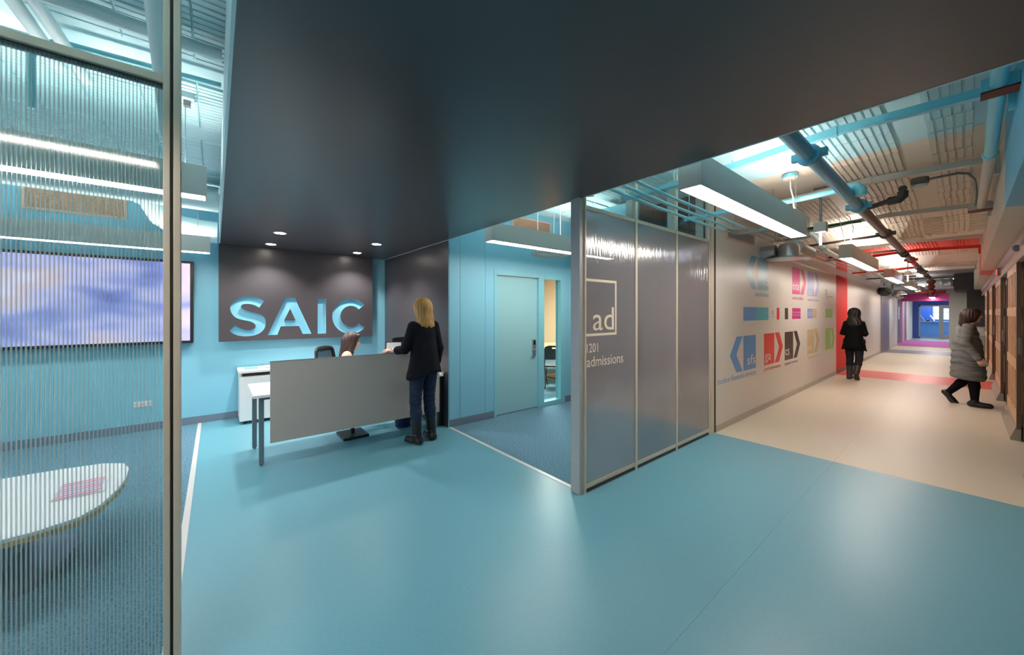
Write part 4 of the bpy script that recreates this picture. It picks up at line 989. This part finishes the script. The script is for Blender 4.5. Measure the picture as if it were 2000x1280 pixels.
# ================================================================== PEOPLE
def sdf_mesh(name, prims, res, cuts=(), disp=None, m=None, parent=None, carve=()):
    """smooth union of tapered capsules (a, b, ra, rb, k, axis, flat) -> one closed surface (surface nets)"""
    P = [(np.array(p[0], float), np.array(p[1], float), p[2], p[3], p[4] if len(p) > 4 else .02, np.array(p[5], float) if len(p) > 5 and p[5] is not None else None, p[6] if len(p) > 6 else 1) for p in prims]
    lo = np.min([np.minimum(a - ra, b - rb) for a, b, ra, rb, *_ in P], 0) - .05; hi = np.max([np.maximum(a + ra, b + rb) for a, b, ra, rb, *_ in P], 0) + .05
    n = np.ceil((hi - lo) / res).astype(int) + 1
    D = np.full(n, .5, np.float32)
    ax = [lo[i] + res * np.arange(n[i]) for i in range(3)]
    for a, b, ra, rb, k, fa, fl_ in P:
        pad = k + 3 * res
        l = np.minimum(a - ra, b - rb) - pad; h = np.maximum(a + ra, b + rb) + pad
        i0 = np.maximum(0, np.floor((l - lo) / res).astype(int)); i1 = np.minimum(n, np.ceil((h - lo) / res).astype(int) + 1)
        X, Y, Z = np.meshgrid(ax[0][i0[0]:i1[0]], ax[1][i0[1]:i1[1]], ax[2][i0[2]:i1[2]], indexing='ij')
        q = np.stack([X, Y, Z], -1) - a; ab = b - a; L = float(ab @ ab)
        t = np.clip((q @ ab) / L, 0, 1) if L > 1e-9 else np.zeros(q.shape[:3])
        o = q - t[..., None] * ab
        if fa is not None:
            c = o @ fa; o = o + (c * (1 / fl_ - 1))[..., None] * fa
        d = np.sqrt((o * o).sum(-1)) - (ra + (rb - ra) * t)
        sl = tuple(slice(i0[i], i1[i]) for i in range(3)); e = D[sl]
        if k > 0:
            hh = np.clip(.5 + .5 * (e - d) / k, 0, 1); D[sl] = e * (1 - hh) + d * hh - k * hh * (1 - hh)
        else: D[sl] = np.minimum(e, d)
    X, Y, Z = np.meshgrid(*ax, indexing='ij')
    if disp is not None: D = D + disp(X, Y, Z)
    for f in cuts: D = np.maximum(D, f(X, Y, Z))
    for c, r in carve: D = np.maximum(D, -((np.sqrt(((X - c[0]) / r[0]) ** 2 + ((Y - c[1]) / r[1]) ** 2 + ((Z - c[2]) / r[2]) ** 2) - 1) * min(r)))
    D[0], D[-1], D[:, 0], D[:, -1], D[:, :, 0], D[:, :, -1] = (.1,) * 6
    ins = D < 0
    cn = [s - 1 for s in D.shape]; acc = np.zeros((*cn, 3)); cnt = np.zeros(cn)
    corners = [(i, j, k) for i in (0, 1) for j in (0, 1) for k in (0, 1)]
    def g(A, c): return A[c[0]:c[0] + cn[0], c[1]:c[1] + cn[1], c[2]:c[2] + cn[2]]
    for c in corners:
        for axi in range(3):
            if c[axi]: continue
            c2 = list(c); c2[axi] = 1
            d0 = g(D, c); d1 = g(D, c2); s = (d0 < 0) != (d1 < 0)
            t = np.where(s, d0 / np.where(s, d0 - d1, 1), 0)
            for a3 in range(3): acc[..., a3] += np.where(s, c[a3] + (t if a3 == axi else 0), 0)
            cnt += s
    act = cnt > 0; idx = np.full(cn, -1, int); idx[act] = np.arange(act.sum())
    ii = np.argwhere(act); V = (acc[act] / cnt[act][:, None] + ii) * res + lo
    F = []
    for axi in range(3):
        u, v = [(1, 2), (2, 0), (0, 1)][axi]
        s0 = [slice(0, -1)] * 3; s1 = [slice(0, -1)] * 3; s1[axi] = slice(1, None)
        A0 = ins[tuple(s0)]; A1 = ins[tuple(s1)] if True else None
        ch = np.argwhere(A0 != A1); ch = ch[(ch[:, u] > 0) & (ch[:, v] > 0)]
        if not len(ch): continue
        fl2 = A0[tuple(ch.T)]
        du = np.zeros(3, int); du[u] = 1; dv = np.zeros(3, int); dv[v] = 1
        q = [idx[tuple((ch + o).T)] for o in (-du - dv, -dv, 0 * du, -du)]
        Q = np.stack(q, -1); Q[~fl2] = Q[~fl2][:, ::-1]; F.append(Q[(Q >= 0).all(1)])
    F = np.concatenate(F)
    me = bpy.data.meshes.new(name); me.from_pydata(V.tolist(), [], F.tolist()); me.update()
    me.materials.append(m); o = bpy.data.objects.new(name, me); C.objects.link(o); o.parent = parent
    for p in me.polygons: p.use_smooth = True
    return o
def lp_(a, b, t): return tuple(a[i] + (b[i] - a[i]) * t for i in range(3))
Yx = (0, 1, 0)
def hand(P, wrist, d, up, s=1.0, curl=.5):
    """palm plus five bent fingers; d: pointing direction, up: back of the hand"""
    d = Vector(d).normalized(); up = Vector(up); side = d.cross(up).normalized(); up = side.cross(d)
    w_ = Vector(wrist); pc = w_ + d * .045 * s
    P.append((tuple(w_), tuple(w_ + d * .075 * s), .024 * s, .030 * s, .012, tuple(up), .5))
    P.append((tuple(pc + side * .018 * s), tuple(w_ + d * .082 * s + side * .024 * s), .018 * s, .018 * s, .008, tuple(up), .7))
    P.append((tuple(pc - side * .018 * s), tuple(w_ + d * .080 * s - side * .024 * s), .018 * s, .017 * s, .008, tuple(up), .7))
    for i, (o, l) in enumerate(((-.030, .062), (-.010, .074), (.011, .070), (.031, .055))):
        p = w_ + d * .082 * s + side * o * s; a = 0; seg = [p]; ln = l * s
        for j, fr in enumerate((.45, .3, .25)):
            a += curl * (.5, .8, .5)[j]; dd = d * math.cos(a) - up * math.sin(a); p = p + dd * ln * fr; seg.append(p)
        for j in range(3): P.append((tuple(seg[j]), tuple(seg[j + 1]), (.0088 - .0008 * j) * s, (.0082 - .0008 * j) * s, .003))
    p0 = w_ + d * .025 * s - side * .022 * s; p1 = p0 + (d * .6 - side * .75 - up * .15).normalized() * .038 * s; p2 = p1 + (d * .95 - side * .2 - up * .25).normalized() * .034 * s
    P.append((tuple(p0), tuple(p1), .014 * s, .0105 * s, .01)); P.append((tuple(p1), tuple(p2), .0105 * s, .0085 * s, .003))
def head(P, c, f=(0, 1, 0), s=1.0):
    c = Vector(c); f = Vector(f).normalized(); up = Vector((0, 0, 1)); sd = f.cross(up)
    def q(a, b, d): return tuple(c + sd * a * s + f * b * s + up * d * s)
    P.append((q(0, -.012, .018), q(0, .006, .018), .088 * s, .085 * s, .02, tuple(sd), .87))
    P.append((q(0, .022, -.03), q(0, .045, -.085), .062 * s, .034 * s, .035, tuple(sd), .95))      # jaw and chin
    P.append((q(0, .080, .012), q(0, .098, -.022), .010 * s, .0135 * s, .012))                      # nose
    P.append((q(-.012, .083, -.055), q(.012, .083, -.055), .0085 * s, .0085 * s, .008))             # lips
    P.append((q(-.03, .076, .03), q(.03, .076, .03), .012 * s, .012 * s, .012))                     # brow
    for e in (-1, 1): P.append((q(e * .076, -.005, .012), q(e * .08, -.012, -.018), .014 * s, .010 * s, .006, tuple(sd), .5))
def person(label, loc, rz, J, cloth, hairf, group=None):
    t = thing('person', label, 'person', loc); t.rotation_euler.z = 0
    body = []; h = J['head']; head(body, h, J.get('face', (0, 1, 0)), .98)
    nk = J['neck']; body.append((nk, lp_(nk, h, .75), .05, .047, .02))
    sh, hp = J['sh'], J['hip']; mid = lp_(J['chest'], J['pel'], .5)
    body.append((J['chest'], mid, .125, .105, .05, Yx, .72)); body.append((mid, J['pel'], .10, .13, .05, Yx, .75))
    body.append(((-sh, J['chest'][1], J['neck'][2] - .06), (sh, J['chest'][1], J['neck'][2] - .06), .052, .052, .05)); 
    body.append((nk, (0, J['chest'][1], J['chest'][2]), .055, .1, .04, Yx, .75))
    arms = []
    for s, k in ((-1, 'L'), (1, 'R')):
        a = (s * sh, J['chest'][1], J['neck'][2] - .065); e, wv = J['elb' + k], J['wri' + k]
        arms += [(a, e, .047, .038, .02), (e, wv, .037, .024, .02)]
        body += [(a, e, .047, .038, .02), (e, wv, .036, .023, .02)]
        hand(body, wv, J['hd' + k], J['hu' + k], 1.0, J.get('curl' + k, .5))
    legs = []
    for s, k in ((-1, 'L'), (1, 'R')):
        a = (s * .088, J['pel'][1], J['pel'][2] - .02); kn, an = J['kn' + k], J['an' + k]
        legs += [(a, kn, .088, .056, .03), (kn, lp_(kn, an, .35), .056, .056, .02), (lp_(kn, an, .35), an, .056, .036, .02)]
    body += legs
    feet = {}
    for k in 'LR':
        an = J['an' + k]; to = Vector(J.get('toe' + k, (0, 1, 0))).normalized(); A_ = Vector(an)
        hl = A_ + to * -.035 + Vector((0, 0, J.get('hz' + k, -.055))); tp = A_ + to * .145 + Vector((0, 0, J.get('tz' + k, -.062)))
        feet[k] = [(an, tuple(hl), .038, .036, .02), (tuple(hl), tuple(tp), .036, .03, .02), (tuple(lp_(hl, tp, .5)), tuple(tp), .038, .034, .015)]
        body += feet[k]
    R_ = Matrix.Rotation(rz, 4, 'Z')
    parts = [sdf_mesh('body', body, .0085, m=M['skin'], parent=t)]
    parts += cloth(J, arms, legs, feet, t)
    parts.append(hairf(J, t))
    f = Vector(J.get('face', (0, 1, 0))).normalized(); sd = f.cross(Vector((0, 0, 1)))
    for e in (-1, 1):
        c = Vector(h) + sd * e * .031 + f * .078 + Vector((0, 0, .012)); parts.append(B().sphere((0, 0, 0), .0125, 10).build('eye', M['eye'], None, smooth=True)); parts[-1].data.transform(Matrix.Translation(c)); parts[-1].parent = t
    for o in parts: o.data.transform(R_)
    return t
def infl(P, r, k=None): return [(p[0], p[1], p[2] + r, p[3] + r) + tuple(p[4:]) for p in P]
# --- standing visitor at the desk
J = dict(head=(-.0, .035, 1.600), neck=(0, 0, 1.455), chest=(0, 0, 1.27), pel=(0, 0, .93), sh=.148, hip=.09, face=(-.45, .9, -.1),
         elbL=(-.225, .04, 1.12), wriL=(-.28, .25, 1.09), hdL=(-.35, .95, .12), huL=(-.3, .1, 1), curlL=.6,
         elbR=(.205, -.02, 1.12), wriR=(.225, .06, .90), hdR=(-.1, .6, -.7), huR=(.8, .4, .2), curlR=.6,
         knL=(-.10, .02, .50), anL=(-.105, -.02, .10), knR=(.095, .03, .50), anR=(.11, 0, .10), toeL=(-.25, 1, 0), toeR=(.1, 1, 0), hzL=-.06, hzR=-.06, tzL=-.068, tzR=-.068)
def c1(J, arms, legs, feet, t):
    top = [((0, 0, 1.27), (0, -.01, 1.05), .15, .15, .04, Yx, .72), ((0, -.01, 1.1), (0, -.01, .80), .16, .225, .05, Yx, .72), ((-.13, 0, 1.38), (.13, 0, 1.38), .06, .06, .05), ((0, 0, 1.46), (0, 0, 1.3), .062, .13, .03, Yx, .8)]
    aa = infl(arms, .013); a0, a1, a2, a3 = aa
    top += [a0, (a1[0], lp_(a1[0], a1[1], .55), .055, .05, .02), a2, (a3[0], lp_(a3[0], a3[1], .8), .055, .05, .02)]
    fold = lambda X, Y, Z: .006 * np.sin(X * 42 + 3 * Z) * np.clip((1.32 - Z) * 2, 0, 1) * (np.abs(X) < .2)
    o = [sdf_mesh('sweater', top, .0095, cuts=[lambda X, Y, Z: (.80 + .05 * np.sin(X * 9 + 1)) - Z], disp=fold, m=M['navy_knit'], parent=t)]
    o.append(sdf_mesh('jeans', infl(legs, .011) + [((-.05, 0, .93), (.05, 0, .93), .125, .125, .04, Yx, .85)], .0095, cuts=[lambda X, Y, Z: Z - 1.0, lambda X, Y, Z: .26 - Z], disp=lambda X, Y, Z: .003 * np.sin(Z * 120 + 20 * X) * np.exp(-((Z - .5) / .12) ** 2), m=M['denim'], parent=t))
    for k, s in (('L', -1), ('R', 1)):
        an = J['an' + k]; kn = J['kn' + k]
        sh_ = [(lp_(kn, an, .52), an, .062, .052, .02)] + infl(feet[k], .010)
        b_ = sdf_mesh('boot', sh_, .009, cuts=[lambda X, Y, Z: Z - .29, lambda X, Y, Z: .012 - Z], m=M['leather'], parent=t); o.append(b_)
        q = B().lathe((0, 0, 0), [(.056, -.008), (.059, 0), (.056, .008)], 18).build('boot_strap', M['black'], None, smooth=True); q.data.transform(Matrix.Translation((an[0], an[1], .115))); q.parent = t; o.append(q)
        q = B().box(-.012, .012, -.004, .004, -.01, .01).build('buckle', M['chrome'], None); q.data.transform(Matrix.Translation((an[0] - .055 * 1, an[1] + .015, .115)) @ Matrix.Rotation(PI / 2, 4, 'Z')); q.parent = t; o.append(q)
    w_ = B().lathe((0, 0, 0), [(.028, -.008), (.031, 0), (.028, .008)], 18).build('wristwatch', M['chrome'], None, smooth=True)
    d_ = (Vector(J['wriL']) - Vector(J['elbL'])).normalized(); w_.data.transform(Matrix.Translation(Vector(J['wriL']) - d_ * .02) @ Vector((0, 0, 1)).rotation_difference(d_).to_matrix().to_4x4()); w_.parent = t; o.append(w_)
    return o
strand = lambda fr, am: (lambda X, Y, Z: am * np.sin(np.arctan2(Y, X) * fr + 2.5 * np.sin(Z * 11)))
def h1(J, t):
    h = J['head']; f = Vector(J['face']).normalized()
    P_ = [((h[0], h[1] - .015, h[2] + .03), (h[0], h[1] - .02, h[2] + .01), .110, .108, .02), ((h[0], h[1] - .03, h[2]), (h[0] + .01, h[1] - .065, h[2] - .19), .108, .100, .03, (0, 1, 0), .72), ((h[0] + .03, h[1] - .03, h[2] - .05), (h[0] + .04, h[1] - .06, h[2] - .2), .085, .085, .03, (0, 1, 0), .7)]
    c = Vector(h) + f * .115 + Vector((0, 0, -.05))
    return sdf_mesh('hair', P_, .008, cuts=[lambda X, Y, Z: (1.375 + .01 * np.sin(X * 90)) - Z], disp=lambda X, Y, Z: .0035 * np.sin(np.arctan2(Y - h[1], X - h[0]) * 26 + 2 * np.sin(Z * 13)), m=M['blonde'], parent=t, carve=[(tuple(c), (.078, .078, .115))])
person('standing person with long blonde hair, black sweater, jeans and boots at the reception desk', (-4.10, 1.95, 0), math.radians(97), J, c1, h1)
# --- walking person in the corridor
J = dict(head=(0, .03, 1.53), neck=(0, .0, 1.39), chest=(0, 0, 1.21), pel=(0, 0, .89), sh=.132, hip=.09, face=(-.1, 1, -.15),
         elbL=(-.20, -.02, 1.07), wriL=(-.17, .2, 1.02), hdL=(.5, .8, .1), huL=(-.3, .1, 1), elbR=(.20, -.02, 1.07), wriR=(.15, .2, 1.02), hdR=(-.5, .8, .1), huR=(.3, .1, 1),
         knL=(-.085, .06, .48), anL=(-.075, -.02, .095), knR=(.085, .0, .475), anR=(.075, -.19, .17), toeR=(0, .8, -.55), hzR=-.02, tzR=-.10, hzL=-.055, tzL=-.063)
def c2(J, arms, legs, feet, t):
    top = [((0, 0, 1.21), (0, -.01, 1.0), .132, .125, .04, Yx, .75), ((0, -.01, 1.05), (0, -.02, .78), .145, .205, .05, Yx, .8), ((-.115, 0, 1.315), (.115, 0, 1.315), .056, .056, .05), ((0, 0, 1.4), (0, 0, 1.25), .06, .12, .03, Yx, .8), ((.09, -.03, .87), (.22, -.10, .68), .08, .025, .04, Yx, .5), ((-.09, 0, .87), (-.21, .02, .70), .08, .025, .04, Yx, .5)] + infl(arms, .009)
    o = [sdf_mesh('cardigan', top, .0105, cuts=[lambda X, Y, Z: (.72 - .35 * np.clip(np.abs(X) - .1, 0, 1)) - Z], m=M['black_knit'], parent=t)]
    o.append(sdf_mesh('trousers', infl(legs, .010) + [((-.06, 0, .89), (.06, 0, .89), .13, .13, .04, Yx, .85)], .0105, cuts=[lambda X, Y, Z: Z - .95, lambda X, Y, Z: .20 - Z], m=M['dark_denim'], parent=t))
    for k in 'LR':
        an = J['an' + k]; kn = J['kn' + k]; o.append(sdf_mesh('boot', [(lp_(kn, an, .35), lp_(kn, an, .9), .066, .055, .02), (lp_(kn, an, .9), an, .055, .05, .02)] + infl(feet[k], .009), .01, cuts=[lambda X, Y, Z: .01 - Z, lambda X, Y, Z: Z - .36], m=M['brown_leather'], parent=t))
    return o
def h2(J, t):
    h = J['head']
    P_ = [((0, h[1] - .015, h[2] + .03), (0, h[1] - .02, h[2]), .108, .110, .02), ((0, h[1] - .03, h[2]), (.01, h[1] - .07, h[2] - .24), .105, .112, .03, Yx, .7), ((.06, h[1] - .05, h[2] - .15), (.10, h[1] - .06, h[2] - .24), .06, .05, .03, Yx, .8), ((-.06, h[1] - .05, h[2] - .15), (-.09, h[1] - .04, h[2] - .2), .06, .05, .03, Yx, .8)]
    return sdf_mesh('hair', P_, .009, cuts=[lambda X, Y, Z: 1.25 - Z], disp=lambda X, Y, Z: .005 * np.sin(np.arctan2(Y - h[1], X) * 17 + 3 * np.sin(Z * 18)), m=M['dark_hair'], parent=t, carve=[((0, h[1] + .12, h[2] - .05), (.075, .08, .11))])
person('dark haired person in black cardigan and boots walking away past the red recess', (-1.62, 11.52, 0), math.radians(-4), J, c2, h2)
# --- receptionist seated behind the desk
J = dict(head=(0, .07, 1.175), neck=(0, .02, 1.045), chest=(0, 0, .86), pel=(0, -.06, .54), sh=.155, hip=.09, face=(.12, 1, -.22),
         elbL=(-.22, .08, .76), wriL=(-.14, .28, .775), hdL=(.2, 1, -.05), huL=(0, .05, 1), elbR=(.22, .08, .76), wriR=(.14, .28, .775), hdR=(-.2, 1, -.05), huR=(0, .05, 1),
         knL=(-.10, .38, .50), anL=(-.10, .36, .10), knR=(.10, .38, .50), anR=(.10, .30, .10))
def c3(J, arms, legs, feet, t):
    top = [((0, 0, .87), (0, -.03, .66), .137, .135, .04, Yx, .74), ((0, -.03, .66), (0, -.06, .52), .13, .15, .04, Yx, .8), ((-.15, 0, .985), (.15, 0, .985), .058, .058, .05), ((0, .0, 1.03), (0, 0, .9), .05, .11, .03, Yx, .8)] + infl(arms, .012)
    o = [sdf_mesh('blouse', top, .009, m=M['peach'], parent=t)]
    o.append(sdf_mesh('trousers', infl(legs, .012) + [((-.06, -.06, .52), (.06, -.06, .52), .125, .125, .04)], .011, cuts=[lambda X, Y, Z: .12 - Z], m=M['dark_denim'], parent=t))
    for k in 'LR': o.append(sdf_mesh('shoe', infl(feet[k], .008), .01, cuts=[lambda X, Y, Z: .004 - Z, lambda X, Y, Z: Z - .09], m=M['leather'], parent=t))
    q = B().box(-.012, .012, -.002, .002, -.004, .004).build('mouth', M['lips'], None); f = Vector(J['face']).normalized()
    q.data.transform(Matrix.Translation(Vector(J['head']) + f * .091 + Vector((0, 0, -.052)))); q.parent = t; o.append(q)
    return o
def h3(J, t):
    h = J['head']
    P_ = [((0, h[1] - .012, h[2] + .03), (0, h[1] - .02, h[2]), .107, .108, .02), ((0, h[1] - .04, h[2]), (0, h[1] - .085, h[2] - .20), .10, .085, .03, (1, 0, 0), .95), ((.07, h[1] - .01, h[2] - .05), (.085, h[1] - .03, h[2] - .20), .045, .04, .02), ((-.07, h[1] - .01, h[2] - .05), (-.085, h[1] - .03, h[2] - .20), .045, .04, .02), ((-.05, h[1] + .082, h[2] + .075), (.05, h[1] + .082, h[2] + .075), .022, .022, .015)]
    return sdf_mesh('hair', P_, .0075, disp=lambda X, Y, Z: .004 * np.sin(np.arctan2(Y - h[1], X) * 20 + 3 * np.sin(Z * 25)), m=M['brown_hair'], parent=t, carve=[((0, h[1] + .105, h[2] - .045), (.072, .075, .10))])
person('seated receptionist with dark brown hair and peach blouse behind the grey desk panel', (-5.52, 1.45, -.03), math.radians(-14), J, c3, h3)
# --- striding person, grey coat, in front of the lifts
J = dict(head=(0, .05, 1.50), neck=(0, .02, 1.37), chest=(0, .0, 1.18), pel=(0, -.02, .87), sh=.145, hip=.09, face=(0, 1, 0),
         elbL=(-.22, -.10, 1.06), wriL=(-.25, .0, .82), hdL=(0, .1, -1), huL=(-1, 0, 0), elbR=(.24, -.03, 1.05), wriR=(.27, .10, .82), hdR=(0, .4, -.9), huR=(1, 0, 0),
         knL=(-.08, .0, .46), anL=(-.08, -.22, .16), toeL=(0, .75, -.65), hzL=-.01, tzL=-.11, knR=(.08, .06, .47), anR=(.08, .07, .10))
def c4(J, arms, legs, feet, t):
    top = [((0, 0, 1.18), (0, -.01, 1.0), .155, .15, .04, Yx, .75), ((0, -.01, 1.0), (0, 0, .52), .188, .225, .05, Yx, .88), ((-.13, 0, 1.30), (.13, 0, 1.30), .062, .062, .05), ((0, 0, 1.38), (0, 0, 1.2), .068, .13, .03, Yx, .8)] + infl(arms, .024)
    o = [sdf_mesh('coat', top, .0105, cuts=[lambda X, Y, Z: .44 - .12 * (Y) - Z], disp=lambda X, Y, Z: .005 * np.sin(Z * 60 + 2 * np.sin(Y * 14)), m=M['coat'], parent=t)]
    o.append(sdf_mesh('leggings', infl(legs, .008), .0105, cuts=[lambda X, Y, Z: Z - .8, lambda X, Y, Z: .1 - Z], m=M['black_knit'], parent=t))
    for k in 'LR': o.append(sdf_mesh('shoe', infl(feet[k], .008), .01, cuts=[lambda X, Y, Z: .004 - Z, lambda X, Y, Z: Z - .22], m=M['leather'], parent=t))
    return o
def h4(J, t):
    h = J['head']
    return sdf_mesh('hair', [((0, h[1] - .015, h[2] + .03), (0, h[1] - .02, h[2]), .107, .108, .02), ((0, h[1] - .04, h[2]), (0, h[1] - .07, h[2] - .12), .1, .08, .03)], .009, disp=lambda X, Y, Z: .004 * np.sin(np.arctan2(Y - h[1], X) * 20), m=M['brown_hair'], parent=t, carve=[((0, h[1] + .11, h[2] - .045), (.072, .078, .10))])
person('person in a long marled grey coat striding towards the lifts on the right', (.03, 9.78, 0), math.radians(-90), J, c4, h4)
# receptionist's chair
t = thing('desk_chair', 'black mesh backed office chair with arms behind the reception desk', 'chair', (0, 0, 0))
B().prism([(-.24, -.22), (.24, -.22), (.25, .1), (.2, .25), (-.2, .25), (-.25, .1)], 'z', .41, .47).build('seat', M['mesh'], t, bevel=.015)
lo_ = [(-.2, .56), (.2, .56), (.24, .75), (.235, .95), (.19, 1.045), (0, 1.07), (-.19, 1.045), (-.235, .95), (-.24, .75)]; li_ = [(x * .8, .56 + (z - .56) * .84 + .04) for x, z in lo_]
for nm, lps, th_, mm in (('back_frame', [lo_, li_], .03, M['black']), ('back_mesh', [li_], .006, mat('sheer_mesh', (70, 100, 120), .7))):
    me = cmesh(curve2d([smooth(l_, (), 4) for l_ in lps], th_))
    for v in me.vertices: x, z, e = v.co; v.co = (x, -.27 + e + .5 * x * x - (z - .56) * .1, z)
    link(nm, me, mm, t)
B().tube([(0, -.1, .4), (0, -.24, .42), (0, -.3, .6)], .025, 10).build('back_post', M['black'], t, smooth=True)
B().tube([(0, 0, .08), (0, 0, .41)], .028, 12).build('column', M['chrome'], t, smooth=True)
for k in range(5):
    a = k * 2 * PI / 5 + .3
    B().tube([(0, 0, .10), (.3 * math.cos(a), .3 * math.sin(a), .065)], [.026, .016], 10).build('base_arm', M['black'], t, smooth=True)
    B().lathe((.3 * math.cos(a), .3 * math.sin(a) - .012, .028), [(.027, 0), (.027, .024)], 14, 'y').build('caster', M['black'], t, smooth=True)
t.location = (-5.62, 1.44, 0); t.rotation_euler.z = math.radians(-42)

# white lounge seats blurred behind the fluted panels
for x, y, rz, lab in ((-2.66, 3.70, 1.1, 'white moulded lounge chair behind the lettered fluted panel'), (-2.72, 4.52, 1.9, 'white moulded lounge chair behind the middle fluted panel')):
    t = thing('lounge_chair', lab, 'chair', (0, 0, 0), 'white lounge chairs behind the glazed partition')
    P_ = [((-.24, 0, .38), (.24, 0, .38), .09, .09, .05, (0, 0, 1), .5), ((-.22, .2, .38), (.22, .2, .38), .09, .09, .05, (0, 0, 1), .5), ((-.2, -.24, .42), (-.2, -.36, .76), .07, .05, .06), ((.2, -.24, .42), (.2, -.36, .76), .07, .05, .06), ((-.15, -.28, .5), (.15, -.28, .5), .07, .07, .06, (0, 1, 0), .6), ((-.17, -.34, .72), (.17, -.34, .72), .06, .06, .06, (0, 1, 0), .7)]
    sdf_mesh('shell', P_, .015, m=M['white_lam'], parent=t)
    for a_, b_ in ((-1, -1), (-1, 1), (1, -1), (1, 1)): B().tube([(a_ * .16, b_ * .14, .34), (a_ * .24, b_ * .24, .0)], [.016, .01], 10).build('leg', M['chrome'], t)
    t.location = (x, y, 0); t.rotation_euler.z = rz
